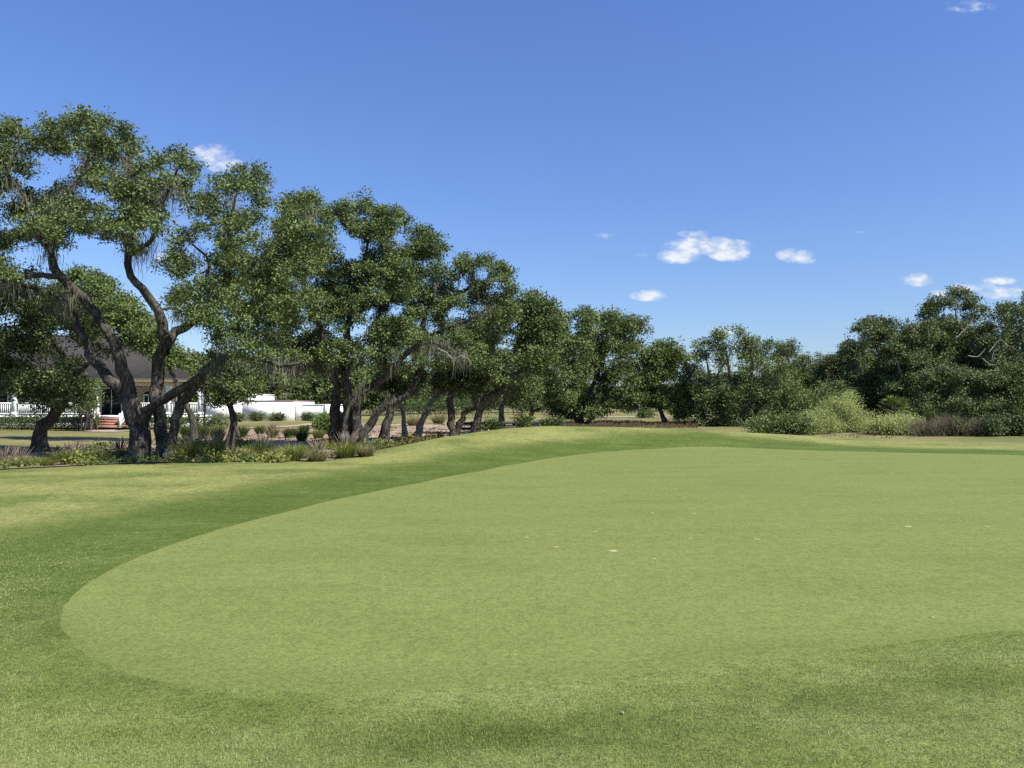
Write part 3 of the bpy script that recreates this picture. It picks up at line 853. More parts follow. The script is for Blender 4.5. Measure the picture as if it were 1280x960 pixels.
tree('live_oak', 'oak with a round light crown and upright trunk behind the dark rails', 56,
     [[(627, 534, .32, 0), (626, 515, .27, 0), (632, 495, .22, 0), (650, 470, .17, 0), (675, 440, .11, 0), (700, 410, .05, 0)], [(663, 533, .26, .8), (664, 515, .22, .8), (668, 490, .17, .7), (690, 460, .12, .5), (725, 420, .05, .3)]],
     [(640, 470), (650, 420), (668, 396), (690, 384), (708, 392), (716, 402), (724, 386), (735, 381), (746, 394), (742, 425), (738, 460), (722, 490), (700, 510), (672, 500), (648, 496)],
     [(716, 412, 5, 6), (656, 475, 5, 5)], nclump=100, crad=(8, 15), leaf=.17, ntuft=26, nleaf=8, seed=21, moss=45, mat='oak', group=OAKS)
tree('live_oak', 'full rounded oak hanging low to the ground left of the gap', 60,
     [[(727, 534, .38, 0), (726, 518, .32, 0), (735, 495, .26, 0), (750, 460, .18, 0), (765, 420, .08, 0)], [(734, 535, .3, -.3), (744, 520, .25, -.3), (760, 505, .2, -.3), (780, 480, .12, -.2)],
      [(724, 520, .2, 0), (710, 500, .15, .3), (705, 470, .08, .5)]],
     [(700, 470), (712, 440), (722, 412), (740, 398), (762, 389), (786, 394), (806, 402), (813, 416), (806, 440), (813, 470), (806, 498), (790, 512), (766, 516), (742, 522), (715, 524), (690, 520), (688, 500)],
     [(730, 408, 4, 6), (803, 425, 4, 6)], nclump=140, crad=(8, 16), leaf=.18, ntuft=28, nleaf=8, seed=22, moss=45, mat='oak', group=OAKS)
tree('live_oak', 'smaller oak with a bare trunk leaning left over dry reeds', 60,
     [[(832, 536, .32, 0), (828, 520, .27, 0), (822, 506, .23, 0), (822, 490, .17, 0), (830, 465, .1, 0), (838, 440, .05, 0)], [(823, 508, .14, 0), (815, 495, .1, .1), (806, 480, .05, .2)]],
     [(798, 462), (806, 440), (820, 427), (840, 429), (856, 444), (866, 462), (862, 490), (870, 508), (862, 524), (846, 526), (838, 508), (815, 512), (800, 492)],
     nclump=85, crad=(7, 14), leaf=.17, ntuft=26, nleaf=8, seed=23, moss=25, mat='oak_light', group=OAKS)
tree('live_oak', 'multi-stemmed oak hung with grey moss right of the gap', 58,
     [[(905, 540, .26, 0), (900, 515, .21, 0), (890, 480, .16, 0), (882, 445, .08, 0)], [(920, 541, .3, -.3), (920, 510, .24, -.3), (912, 470, .18, -.3), (908, 440, .08, 0)],
      [(925, 541, .28, .3), (932, 505, .22, .3), (940, 465, .16, 0), (938, 425, .07, 0)], [(930, 541, .24, 0), (945, 515, .2, 0), (962, 485, .15, 0), (975, 455, .07, 0)],
      [(890, 480, .1, 0), (905, 455, .08, .2), (925, 420, .04, .3)], [(885, 541, .2, .5), (878, 510, .15, .5), (874, 470, .08, .4)]],
     [(862, 448), (872, 432), (886, 420), (897, 410), (906, 420), (918, 408), (930, 403), (942, 410), (942, 425), (956, 420), (970, 434), (978, 448), (996, 468), (1010, 496), (1000, 520), (975, 530), (950, 536), (880, 538), (868, 515), (872, 490)],
     [(915, 425, 4, 6), (884, 455, 5, 6), (918, 462, 7, 8), (898, 470, 5, 6), (950, 430, 3, 5)], nclump=135, crad=(7, 14), leaf=.17, ntuft=22, nleaf=8, seed=24, moss=110, mosslen=1.9, mat='oak', bark='bark_dark', group=OAKS)

EDGE = 'woodland trees beyond the right of the green'
tree('slender_tree', 'thin tree with wispy flat tufts between mossy oak and woodland', 74,
     [[(985, 536, .2, 0), (984, 500, .17, 0), (986, 465, .12, 0), (984, 432, .05, 0)]],
     [(966, 444), (974, 430), (990, 425), (998, 434), (994, 450), (998, 480), (980, 500), (970, 480), (972, 460)], nclump=34, crad=(5, 11), leaf=.18, ntuft=20, nleaf=7, seed=25, moss=10, group=EDGE)
tree('woodland_tree', 'lowest pale tufted tree at the left end of the woodland', 78,
     [[(1015, 536, .22, 0), (1014, 505, .18, 0), (1010, 475, .13, 0), (1012, 445, .05, 0)]],
     [(994, 455), (1004, 442), (1016, 438), (1030, 450), (1042, 470), (1034, 505), (1005, 510), (990, 490)], nclump=55, crad=(6, 12), leaf=.19, ntuft=22, nleaf=8, seed=26, moss=22, group=EDGE)
spec = [
    ('dark bushy woodland tree behind the palest shrub', 74, 1050, [(1022, 458), (1034, 438), (1052, 434), (1066, 425), (1078, 442), (1084, 480), (1070, 515), (1030, 515), (1016, 485)], 75, 20),
    ('dark domed woodland tree rising left of the tallest oak', 68, 1100, [(1056, 446), (1066, 412), (1080, 398), (1100, 402), (1114, 396), (1122, 418), (1142, 430), (1152, 470), (1140, 522), (1080, 524), (1056, 490)], 130, 28),
    ('sunlit middle woodland tree behind the fan palm', 64, 1150, [(1108, 440), (1124, 414), (1140, 402), (1158, 396), (1172, 404), (1190, 430), (1194, 526), (1120, 530), (1104, 490)], 125, 28),
    ('tallest woodland oak with an open crown of separate tufts', 66, 1195, [(1152, 386), (1162, 370), (1180, 376), (1194, 360), (1206, 364), (1216, 372), (1232, 386), (1242, 405), (1238, 440), (1236, 528), (1176, 530), (1160, 480), (1150, 420)], 150, 38),
    ('woodland oak at the picture edge with bleached dead limbs', 63, 1270, [(1226, 420), (1240, 392), (1256, 382), (1268, 372), (1284, 370), (1310, 374), (1334, 420), (1340, 530), (1236, 532), (1220, 480)], 150, 30)]
for q, (lab, D, bx, ol, nc, ms) in enumerate(spec):
    by = 505 + 1.65 * F / D
    top = min(p[1] for p in ol)
    tx = [p[0] for p in ol if p[1] == top][0]
    lo = max(p[0] for p in ol); li = min(p[0] for p in ol)
    limbs = [[(bx, by, .34, 0), (bx - 3, by - 25, .28, 0), (bx + (tx - bx) * .4, (by + top) / 2, .22, 0), (tx, top + 45, .14, 0), (tx + 3, top + 12, .05, 0)],
             [(bx - 2, by - 22, .2, -.3), ((bx + li) / 2, by - 60, .15, -1), (li + 18, (by + top) / 2 - 10, .07, -1.5)],
             [(bx + 1, by - 26, .2, -.3), ((bx + lo) / 2, by - 62, .15, -.6), (lo - 18, (by + top) / 2 - 5, .07, -1.0)]]
    dead = ()
    if q == 4:
        dead = [[(1236, 440, .10, -4), (1250, 425, .08, -4.2), (1258, 430, .07, -4.3), (1272, 438, .04, -4.5)], [(1210, 445, .09, -4), (1222, 446, .08, -4), (1232, 436, .05, -4)],
                [(1228, 448, .08, -4.2), (1236, 455, .07, -4.2), (1246, 456, .04, -4.2)], [(1240, 450, .06, -4.1), (1242, 440, .05, -4.1), (1248, 436, .03, -4.1)]]
    if q == 3:
        dead = [[(1196, 422, .12, -3.5), (1204, 414, .1, -3.5), (1212, 405, .08, -3.6), (1217, 396, .05, -3.7)], [(1206, 520, .08, -4.5), (1212, 505, .07, -4.5), (1208, 490, .05, -4.5), (1218, 480, .03, -4.6)]]
    tree('woodland_tree', lab, D, limbs, ol, holes=[(1196, 395, 5, 7), (1228, 398, 4, 6), (1180, 390, 5, 6)] if q == 3 else (), nclump=nc, crad=(8, 16), leaf=.19, ntuft=26, nleaf=8, seed=40 + q, moss=ms, mosslen=1.4,
         mat='oak_dark' if q != 2 else 'oak', bark='bark_pale', group=EDGE, thick=.7, dead=dead)
# the wood goes on past the right picture edge
def copy_tree(o, parent=None):
    c = o.copy(); COL.objects.link(c)
    if parent is not None: c.parent = parent
    for ch in [q for q in bpy.data.objects if q.parent == o and q is not c]:
        copy_tree(ch, c)
    return c


src = [o for o in bpy.data.objects if o.parent is None and o.get('label', '').startswith(('dark domed', 'sunlit middle'))]
for q, (px, D, rz_, lab) in enumerate([(1405, 68, 1.9, 'woodland oak standing just past the right picture edge'), (1500, 64, 4.0, 'woodland oak second past the right picture edge'), (1590, 70, .8, 'woodland oak farthest past the right picture edge')]):
    o = copy_tree(src[q % 2]); x = (px - 640) / F * D
    o.location = (x, D, gz(x, D)); o.rotation_euler = (0, 0, rz_); o['label'] = lab

# understory oaks before the wood
tree('understory_oak', 'low dark oak thicket under the tallest woodland oak', 58, [[(1190, 534, .16, 0), (1186, 510, .13, 0), (1182, 480, .08, 0)], [(1205, 534, .16, 0), (1212, 508, .12, 0), (1220, 480, .07, 0)]],
     [(1150, 470), (1175, 455), (1205, 460), (1232, 470), (1240, 500), (1230, 528), (1195, 530), (1150, 524)], nclump=70, crad=(8, 14), leaf=.17, ntuft=22, nleaf=8, seed=51, moss=25, mat='oak_dark', group=EDGE, bark='bark_pale')
tree('understory_oak', 'low rounded oak thicket below the bleached dead limbs', 57, [[(1258, 534, .16, 0), (1255, 510, .13, 0), (1250, 485, .08, 0)], [(1272, 534, .16, 0), (1280, 508, .12, 0), (1285, 480, .07, 0)]],
     [(1226, 475), (1250, 462), (1280, 458), (1320, 465), (1330, 528), (1280, 532), (1230, 530)], nclump=80, crad=(8, 14), leaf=.17, ntuft=24, nleaf=8, seed=52, moss=15, mat='oak_dark', group=EDGE)
tree('understory_oak', 'low green oak thicket between mossy oak and pale shrubs', 66, [[(1000, 536, .16, 0), (998, 515, .12, 0), (1000, 490, .07, 0)], [(1030, 536, .16, 0), (1034, 515, .12, 0), (1040, 495, .07, 0)]],
     [(968, 495), (990, 478), (1020, 488), (1050, 478), (1075, 490), (1075, 530), (970, 532)], nclump=75, crad=(7, 12), leaf=.18, ntuft=22, nleaf=8, seed=53, moss=12, mat='oak', group=EDGE)

# ---- far trees behind the club house, the white wall and the fairway
FAR = 'distant trees behind the white wall and fairway'
far = [('dark oak behind the white wall, nearest the porch', 98, 250, 445, 60, 'oak_dark'), ('dark mossy oak behind the middle of the white wall', 100, 330, 440, 66, 'oak_dark'), ('dark oak behind the right end of the white wall', 102, 405, 446, 60, 'oak_dark'),
       ('distant dark oak behind the box hedge and trunk cluster', 112, 470, 455, 56, 'oak_dark'), ('distant oak seen between the leaning trunks', 130, 535, 466, 50, 'oak_dark'), ('distant oak behind the knotted trunk', 140, 600, 470, 46, 'oak'),
       ('distant oak behind the dark rails', 150, 665, 476, 40, 'oak'), ('distant oak left in the fairway gap', 165, 735, 484, 36, 'oak_dark'), ('distant oak in the middle of the fairway gap', 175, 790, 487, 34, 'oak_dark'),
       ('distant oak right in the fairway gap', 170, 845, 482, 38, 'oak'), ('far oak behind the moss-hung multi-stemmed oak', 130, 910, 470, 46, 'oak_dark'), ('far oak behind the slender tufted tree', 120, 985, 465, 46, 'oak_dark'),
       ('oak behind the roof at the left edge', 80, 20, 432, 70, 'oak_dark'), ('oak behind the hip of the porch roof', 85, 215, 440, 50, 'oak'),
       ('far dark oak filling behind the woodland domes', 90, 1085, 440, 60, 'oak_dark'), ('far dark oak filling behind the tallest woodland oak', 88, 1180, 420, 65, 'oak_dark')]
for q, (lab, D, px, top, hw, mt) in enumerate(far):
    by = 505 + 1.5 * F / D
    rr = random.Random(q)
    ol = []
    for a in range(16):
        an = a / 16 * 2 * math.pi
        rx = hw * rr.uniform(.82, 1.12); ry = (by - 4 - top) / 2 * rr.uniform(.9, 1.08)
        ol.append((px + rx * math.cos(an), (by - 4 + top) / 2 - ry * math.sin(an)))
    s = D / 60
    tree('distant_oak', lab, D, [[(px, by, .4, 0), (px + 2, by - 12 / s, .34, 0), (px - 3, (by + top) / 2, .25, 0), (px + 4, top + 10, .1, 0)]], ol, nclump=85, crad=(9 / s + 2, 17 / s + 3), leaf=.28 + .001 * D, ntuft=24, nleaf=8, seed=70 + q,
         moss=14, mosslen=2., mat=mt, bark='bark_dark', group=FAR, thick=.6, sides=6, gaps=0)


# ---- shrubs and hedges
def shrub(name, label, clumps, D, mat, leaf, ntuft, nleaf, seed, group=None, cat='shrub', stems=7, flat_=.85, lo=.35, stemmat='bark_dark', W=.55):
    """clumps: (px, py, radius px[, depth offset])"""
    rng = np.random.default_rng(seed)
    C = np.array([at(c[0], c[1], D + (c[3] if len(c) > 3 else 0)) for c in clumps]); A = np.array([c[2] * D / F for c in clumps])
    cx = C[:, 0].mean(); base = np.array((cx, D, gz(cx, D)))
    root = empty(name, base); tag(root, label, cat, group)
    V, Q, tint, TP, ci = leaf_arrays(rng, C, A, A * flat_, ntuft, nleaf, leaf * 1.4, leaf, leaf * W, lo=lo)
    ok = V.reshape(-1, 4, 3)[:, :, 2].min(1) > base[2] - .1
    V = V.reshape(-1, 4, 3)[ok].reshape(-1, 3); tint = tint[ok]
    raw_mesh('foliage', V, [np.arange(len(V)).reshape(-1, 4)], MT[mat], root, base, tint=tint)
    T = Tubes()
    for c, a in zip(C, A):
        for s in range(max(1, stems * 2 // len(C) + 1)):
            b = np.array((c[0] + rng.uniform(-.4, .4) * a, c[1] + rng.uniform(-.4, .4) * a, 0)); b[2] = gz(b[0], b[1]) - .03
            e = c + rng.normal(0, .4, 3) * a
            m = (b + e) / 2 + rng.normal(0, .12, 3) * a
            T.add(resample(np.array([(*b, .03), (*m, .022), (*e, .01)]), .3), 5)
    tag(T.build('stems', MT[stemmat], root, base), kind='stuff')
    return root


rs = random.Random(5)
def blob(x0, x1, y0, y1, n, r, dd=1.2):
    return [(rs.uniform(x0, x1), rs.uniform(y0, y1), rs.uniform(r * .7, r * 1.2), rs.uniform(-dd, dd)) for _ in range(n)]

SH = 'shrubs behind the far right edge of the green'
shrub('shrub', 'low grey-green leafy shrub at the foot of the mossy oak', blob(945, 1010, 528, 540, 16, 11), 44, 'shrub', .13, 60, 8, 101, SH)
shrub('shrub', 'pale yellow-green shrub, low and left of the tall dome', blob(1003, 1035, 518, 538, 16, 12), 45, 'willow', .11, 70, 9, 102, SH, W=.4)
shrub('shrub', 'tallest pale yellow-green shrub with a domed feathery top', blob(1038, 1085, 505, 538, 26, 13) + [(1058, 498, 10, 0), (1068, 499, 9, .3), (1048, 503, 9, .2), (1062, 492, 6, 0)], 47, 'willow', .11, 70, 9, 103, SH, W=.4)
shrub('shrub', 'pale green shrub in front of the fan palm', blob(1085, 1142, 526, 541, 22, 11), 44, 'willow', .11, 70, 9, 104, SH, W=.4)
shrub('shrub', 'deep green shrub at the right picture edge', blob(1232, 1300, 528, 546, 30, 10), 42, 'hedge', .12, 60, 9, 105, SH)
shrub('shrub', 'small green sprig growing out of the grey dry brush', blob(1186, 1204, 528, 543, 8, 7), 43, 'shrub', .10, 40, 7, 106, SH)
shrub('shrub', 'mid green bush at the wood edge behind the pale shrubs', blob(1000, 1030, 500, 512, 12, 12), 56, 'oak_light', .15, 50, 8, 107, SH)

shrub('porch_hedge', 'long dark hedge below the porch railing left of the steps', [(x, 527 + rs.uniform(-1, 1), 7.5, rs.uniform(-.3, .3)) for x in np.arange(-90, 124, 5)], 51.0, 'hedge', .12, 26, 8, 110, cat='hedge', flat_=.95)
shrub('porch_hedge', 'dark hedge below the porch railing right of the steps', [(x, 527 + rs.uniform(-1, 1), 7, rs.uniform(-.3, .3)) for x in np.arange(166, 282, 5)], 51.0, 'hedge', .12, 26, 8, 111, cat='hedge', flat_=.95)
shrub('clipped_hedge', 'square clipped hedge with a flat bright top beside the trunk cluster', [(x, y, 7, d) for x in np.arange(400, 432, 5.5) for y in (525, 531, 536) for d in (-.5, .3, 1.1)], 44, 'boxhedge', .10, 30, 8, 112, cat='hedge', flat_=1)
shrub('round_shrub', 'dark rounded shrub against the white wall, left of the pair', blob(313, 328, 520.5, 522.5, 9, 4, .4), 73, 'hedge', .13, 30, 7, 113, 'round shrubs against the white wall')
shrub('round_shrub', 'dark rounded shrub against the white wall, right of the pair', blob(338, 352, 520.5, 522.5, 9, 4, .4), 73, 'hedge', .13, 30, 7, 114, 'round shrubs against the white wall')
shrub('round_shrub', 'dark low shrub against the lower right part of the wall', blob(380, 391, 520.5, 522.5, 7, 4, .4), 73, 'hedge', .13, 30, 7, 115, 'round shrubs against the white wall')
shrub('round_shrub', 'dark shrub at the left corner of the white wall', blob(293, 302, 519, 523, 7, 4.5, .4), 70, 'hedge', .13, 30, 7, 116, 'round shrubs against the white wall')
shrub('shrub', 'light green shrub standing beside the white porch column', blob(98, 120, 480, 512, 22, 8, .6), 49.5, 'shrub', .12, 34, 8, 117)
shrub('shrub', 'distant dark bush left of the thin dark post', blob(732, 748, 510, 517, 8, 5), 90, 'hedge', .2, 26, 7, 118)
shrub('shrub', 'distant dark bush right of the thin dark post', blob(801, 816, 513, 519, 8, 4.5), 90, 'hedge', .2, 26, 7, 119)
shrub('fairway_hedge', 'long bright hedge far behind the leaning trunks', [(x, 509 + rs.uniform(-1, 1), 6, rs.uniform(-1, 1)) for x in np.arange(505, 600, 4.5)], 92, 'hedge', .2, 22, 8, 120, cat='hedge')
shrub('fairway_hedge', 'long dark overgrown hedge farther back across the fairway', [(x, 503 + rs.uniform(-3, 3), 8, rs.uniform(-2, 2)) for x in np.arange(425, 760, 6)], 118, 'hedge', .3, 22, 8, 121, cat='hedge')


def blades_mesh(rng, n, rad, hgt, width, lean=.55, curl=.5, seg=4):
    az = rng.uniform(0, 6.283, n); r = rad * np.sqrt(rng.random(n)) * .45
    P = np.stack((np.cos(az) * r, np.sin(az) * r, np.zeros(n)), -1)
    az2 = az + rng.normal(0, .5, n)
    out = np.stack((np.cos(az2), np.sin(az2), np.zeros(n)), -1); sd = np.stack((-np.sin(az2), np.cos(az2), np.zeros(n)), -1)
    h = hgt * rng.uniform(.55, 1.1, n); le = rng.uniform(.1, 1, n) * lean
    V = []
    for k in range(seg + 1):
        f = k / seg
        o = (le * f + curl * le * f * f) * h
        z = h * (f - .35 * le * f * f)
        c = P + out * o[:, None]; c[:, 2] = z
        w = width * (1 - f ** 1.6 * .95) * .5
        V += [c + sd * w, c - sd * w]
    tip = c
    V = np.stack(V, 1); b = np.arange(n)[:, None] * (2 * seg + 2)
    q = np.concatenate([np.concatenate((b + 2 * k, b + 2 * k + 1, b + 2 * k + 3, b + 2 * k + 2), 1) for k in range(seg)])
    return V.reshape(-1, 3), q, np.tile(rng.random(n), seg), tip, out


def grass(label, px, py, top, wpx, mat, plumes, seed, group, name='grass_clump'):
    rng = np.random.default_rng(seed)
    x, y = flat(px, py, -.08)
    z = gz(x, y); h = (py - top) * y / F; rad = wpx / 2 * y / F
    root = empty(name, (x, y, z)); tag(root, label, 'ornamental grass', group)
    V, q, t, tip, out = blades_mesh(rng, 520, rad * 1.15, h * 1.12, .013 * y / 20, lean=min(1.1, rad / h * .95))
    raw_mesh('blades', V, [q], MT[mat], root, tint=t)
    if plumes:
        m = 44
        az = rng.uniform(0, 6.283, m); le = rng.uniform(.1, .75, m)
        a = np.stack((np.cos(az) * le * rad * .6, np.sin(az) * le * rad * .6, h * rng.uniform(.65, .95, m)), -1)
        e = a + np.stack((np.cos(az) * le * .25, np.sin(az) * le * .25, rng.uniform(.18, .34, m)), -1)
        T = Tubes(); md = a + (e - a) * .4
        T.twigs(a, md, .004,   .009 * y / 22); T.twigs(md, e,   .009 * y / 22, .003)
        V2 = np.concatenate(T.V); Q2 = np.concatenate(T.Q)
        raw_mesh('plumes', V2, [Q2], MT['plume'], root, tint=rng.random(len(Q2)))
    return root

GC = 'ornamental grass clumps in the mulch bed'
for k, a in enumerate([
    ('tan seedy grass clump at the left picture edge', 4, 586, 570, 40, 'bladeC', 1), ('grey-green plumed grass clump left of the dark leaning trunk', 24, 583, 566, 38, 'bladeA', 1),
    ('bright yellow-green grass tuft in front of the dark leaning trunk', 55, 583, 569, 34, 'bladeA', 0), ('large green grass clump with plumes right of the dark leaning trunk', 92, 579, 558, 44, 'bladeA', 1),
    ('rounded green grass clump midway between the two nearest trees', 120, 578, 560, 40, 'bladeA', 0), ('plumed grass clump just left of the forked trunks', 149, 574, 554, 36, 'bladeA', 1),
    ('bright green grass clump just right of the three trunks', 232, 578, 550, 36, 'bladeA', 1), ('dark plumed grass clump before the low curved oak', 265, 578, 546, 44, 'bladeB', 1),
    ('low olive grass clump right of the low curved oak', 309, 575, 557, 34, 'bladeA', 0), ('tall purple-plumed grass clump before the round shrubs', 330, 573, 547, 38, 'bladeB', 1),
    ('pale airy grass clump right of the tall purple-plumed one', 348, 576, 559, 28, 'bladeC', 0), ('upright green grass clump standing nearest the lawn edge', 367, 579, 557, 30, 'bladeA', 0),
    ('small spiky grass clump behind the upright green one', 379, 572, 554, 24, 'bladeA', 0), ('low tan grass clump left of the trunk cluster', 397, 580, 563, 32, 'bladeC', 1),
    ('big plumed grass clump at the foot of the trunk cluster', 432, 577, 554, 38, 'bladeA', 1), ('low straw grass clump at the foot of the mound', 457, 577, 562, 30, 'bladeC', 0),
    ('dry grass clump beyond the path near the upright hedge', 517, 533, 521, 22, 'bladeC', 0), ('straw-coloured grass clump beyond the slanting pale trunk', 548, 531, 519, 20, 'bladeC', 0)]):
    grass(*a[:7], 200 + k, GC)
DC = 'dark rounded grass tufts in the back of the bed'
for k, a in enumerate([
    ('dark tuft nearest the three trunks, back row', 233, 546, 530, 18, 'bladeB', 0), ('dark tuft second right of the three trunks, back row', 253, 548, 531, 19, 'bladeB', 0), ('largest dark tuft just left of the low curved oak', 272, 550, 530, 22, 'bladeB', 0),
    ('dark tuft just right of the low curved oak', 302, 546, 531, 18, 'bladeB', 0), ('small dark tuft below the left round shrub', 325, 542, 531, 15, 'bladeB', 0), ('brownish tuft below the right round shrub', 340, 547, 533, 17, 'bladeC', 1),
    ('dark tuft left of the clipped hedge, higher of two', 380, 540, 530, 15, 'bladeB', 0), ('dark wide tuft left of the clipped hedge, lower of two', 362, 547, 533, 20, 'bladeB', 0), ('dark tuft at the path edge below the clipped hedge', 377, 551, 536, 18, 'bladeB', 0), ('olive tuft at the corner of the clipped hedge', 398, 548, 536, 17, 'bladeA', 0)]):
    grass(*a[:7], 240 + k, DC, 'grass_tuft')


def perennial(label, px, py, r, mat, seed, group, n=6):
    rr = random.Random(seed)
    x, y = flat(px, py, -.08)
    cl = [(px + rr.uniform(-1, 1) * r, py - rr.uniform(1, 4.5), rr.uniform(2, 3.6), rr.uniform(-.3, .3)) for _ in range(n)]
    return shrub('bed_plant', label, cl, y, mat, .10, 16, 6, seed, group, cat='bed plant', stems=3)

YP = 'leafy low plants in the mulch bed'
for k, a in enumerate([
    ('yellow-green leafy plant between the dark and forked trunks', 105, 582, 14, 'yellow'), ('yellow-green leafy plant at the foot of the three trunks', 222, 581, 8, 'yellow'), ('yellow leafy plant below the dark plumed grass', 272, 581, 10, 'yellow'),
    ('yellow leafy plant below the low curved oak', 291, 580, 9, 'yellow'), ('wide yellow leafy plant before the tall purple-plumed grass', 328, 581, 13, 'yellow'), ('small yellow leafy plant before the pale airy grass', 350, 581, 7, 'yellow'),
    ('small yellow plant behind the low curved oak trunk', 301, 556, 7, 'yellow'), ('yellow-edged plant left of the trunk cluster', 406, 560, 10, 'yellow'), ('green leafy plant at the right foot of the trunk cluster', 466, 562, 11, 'shrub'),
    ('yellow-green plant before the tall bending trunk', 482, 561, 9, 'yellow'), ('bronze leafed plant on the mound flank, lowest', 500, 558, 9, 'bronze'), ('bronze leafed plant on the mound flank, second', 515, 554, 9, 'bronze'),
    ('bronze leafed plant below the slanting pale trunk', 531, 552, 9, 'bronze'), ('bronze leafed plant highest on the mound flank', 546, 549, 8, 'bronze'), ('dark green plant at the left picture edge bed', 76, 576, 13, 'hedge')]):
    perennial(*a, 260 + k, YP)

shrub('shrub', 'small leafy sprig in front of the left end of the dark rails', blob(606, 622, 528, 535, 6, 4, .4), 44, 'hedge', .12, 26, 7, 281, 'sprigs by the timber rails', stems=3)
shrub('shrub', 'light green sprig standing beside the middle of the dark rails', blob(648, 662, 521, 533, 7, 4.5, .4), 45, 'shrub', .12, 26, 7, 282, 'sprigs by the timber rails', stems=3)
shrub('shrub', 'low dark sprig covering the right end of the dark rails', blob(680, 702, 526, 533, 8, 4, .4), 46, 'hedge', .12, 26, 7, 283, 'sprigs by the timber rails', stems=3)

# loose low ground cover and leaf litter in the bed
rng = np.random.default_rng(77)
m = 2200
u, v = rng.random(m), rng.random(m) ** 1.25
bf, bb = np.array(bed_front), np.array(bed_back)
def lp(P, t):
    s = np.linspace(0, 1, len(P)); return np.stack((np.interp(t, s, P[:, 0]), np.interp(t, s, P[:, 1])), -1)
PP = lp(bf, u) * (1 - v)[:, None] + lp(bb, u) * v[:, None]
keep = (np.sin(PP[:, 0] * 1.1 + 1) * np.sin(PP[:, 1] * .9) > .1) | ((v < .035) & (np.sin(PP[:, 0] * 5.3) * np.sin(PP[:, 0] * 1.9 + 1) > .15))
PP = PP[keep]
C3 = np.concatenate((PP, (height(PP[:, 0], PP[:, 1]) + .04)[:, None]), 1)
V, Q, tint, _, _ = leaf_arrays(rng, C3, np.full(len(C3), .16), np.full(len(C3), .07), 4, 6, .06, .11, .05)
tag(raw_mesh('ground_cover', V, [Q], MT['shrub'], tint=tint), 'sparse low ground cover sprouting through the mulch', 'ground cover', kind='stuff')

# ---- palms
def fan_palm(label, px, py, D, rpx, mat, seed, trunk_py, nf=22, name='fan_palm', group=None):
    rng = np.random.default_rng(seed)
    c = at(px, py, D); base = np.array((c[0], c[1], gz(c[0], c[1]))); Rr = rpx * D / F
    root = empty(name, base); tag(root, label, 'palm', group)
    T = Tubes(); T.add(resample(np.array([(*base + (0, 0, -.1), .22), (*(base + (c - base) * .5 + (.05, 0, 0)), .18), (*c, .14)]), .3), 8, rng, .12)
    VV = []; QQ = []; n0 = 0
    for f in range(nf):
        az = rng.uniform(0, 6.283); el = rng.uniform(-.5, 1.35)
        d = np.array((math.cos(az) * math.cos(el), math.sin(az) * math.cos(el), math.sin(el)))
        h = c + d * Rr * .5
        T.twigs(c[None], h[None], .02, .012)
        sd = np.array((-math.sin(az), math.cos(az), 0)); upv = np.cross(sd, d)
        for s in np.linspace(-1.5, 1.5, 22):
            dd = d * math.cos(s) + sd * math.sin(s) + upv * .12 * rng.normal()
            dd = dd / np.linalg.norm(dd); L = Rr * rng.uniform(.45, .6) * (1 - .15 * abs(s))
            w = np.cross(dd, upv); w = w / (np.linalg.norm(w) + 1e-9) * Rr * .03
            p1 = h + dd * L * .55; p2 = h + dd * L + np.array((0, 0, -.14 * L))
            VV += [h, p1 + w, p2, p1 - w]; QQ.append((n0, n0 + 1, n0 + 2, n0 + 3)); n0 += 4
    T.build('trunk', MT['bark_dark'], root, base)
    raw_mesh('fronds', np.array(VV), [np.array(QQ)], MT[mat], root, base, tint=np.repeat(rng.random(nf), 22) * .7 + rng.random(nf * 22) * .3)

fan_palm('olive fan palm crown showing above the pale shrubs', 1118, 516, 50, 25, 'palm', 300, 0, 34)
fan_palm('pale fan palm behind the middle of the white wall', 354, 490, 84, 14, 'palm', 301, 0, 24)
fan_palm('yellow-green fan palm behind the low curved oak', 297, 472, 88, 15, 'palm', 302, 0, 24)

# ---- dry brush and reeds
def brush(name, label, x0, x1, D0, D1, h, n, mat, seed, kind=None, cat=None):
    rng = np.random.default_rng(seed)
    px = rng.uniform(x0, x1, n); D = rng.uniform(D0, D1, n)
    X = (px - 640) / F * D; Z = height(X, D)
    az = rng.uniform(0, 6.283, n); lean = rng.uniform(0, .8, n)
    hh = h * rng.uniform(.4, 1.1, n) * (.75 + .25 * np.sin(px * .11) * np.sin(px * .05 + 2))
    A = np.stack((X, D, Z - .03), -1); mdv = np.stack((np.cos(az) * lean, np.sin(az) * lean, np.ones(n)), -1)
    B = A + mdv * hh[:, None] * .55; E = B + unit(mdv + rng.normal(0, .45, (n, 3))) * hh[:, None] * .5
    T = Tubes(); w = .008 * (D0 + D1) / 2 / 40
    T.twigs(A, B, w * 1.5, w); T.twigs(B, E, w, w * .4)
    for _ in range(2):
        e2 = B + unit(mdv * .6 + rng.normal(0, .7, (n, 3))) * (hh * rng.uniform(.2, .5, n))[:, None]
        T.twigs(B, e2, w * .8, w * .3)
    Q = np.concatenate(T.Q)
    return tag(raw_mesh(name, np.concatenate(T.V), [Q], MT[mat], tint=rng.random(len(Q))), label, cat, kind=kind)

brush('dry_brush', 'tangled leafless grey-brown brush between pale shrub and right edge', 1142, 1232, 41.5, 45, 1.3, 1700, 'brush', 310, 'stuff', 'brush')
brush('dry_reeds', 'band of reddish brown dead reeds behind the mound', 690, 872, 54, 66, .42, 4200, 'reed', 311, 'stuff', 'reeds')
brush('dry_reeds', 'fringe of dry stalks under the mossy oak and pale shrubs', 845, 1150, 39, 44, .22, 700, 'brush', 312, 'stuff', 'reeds')

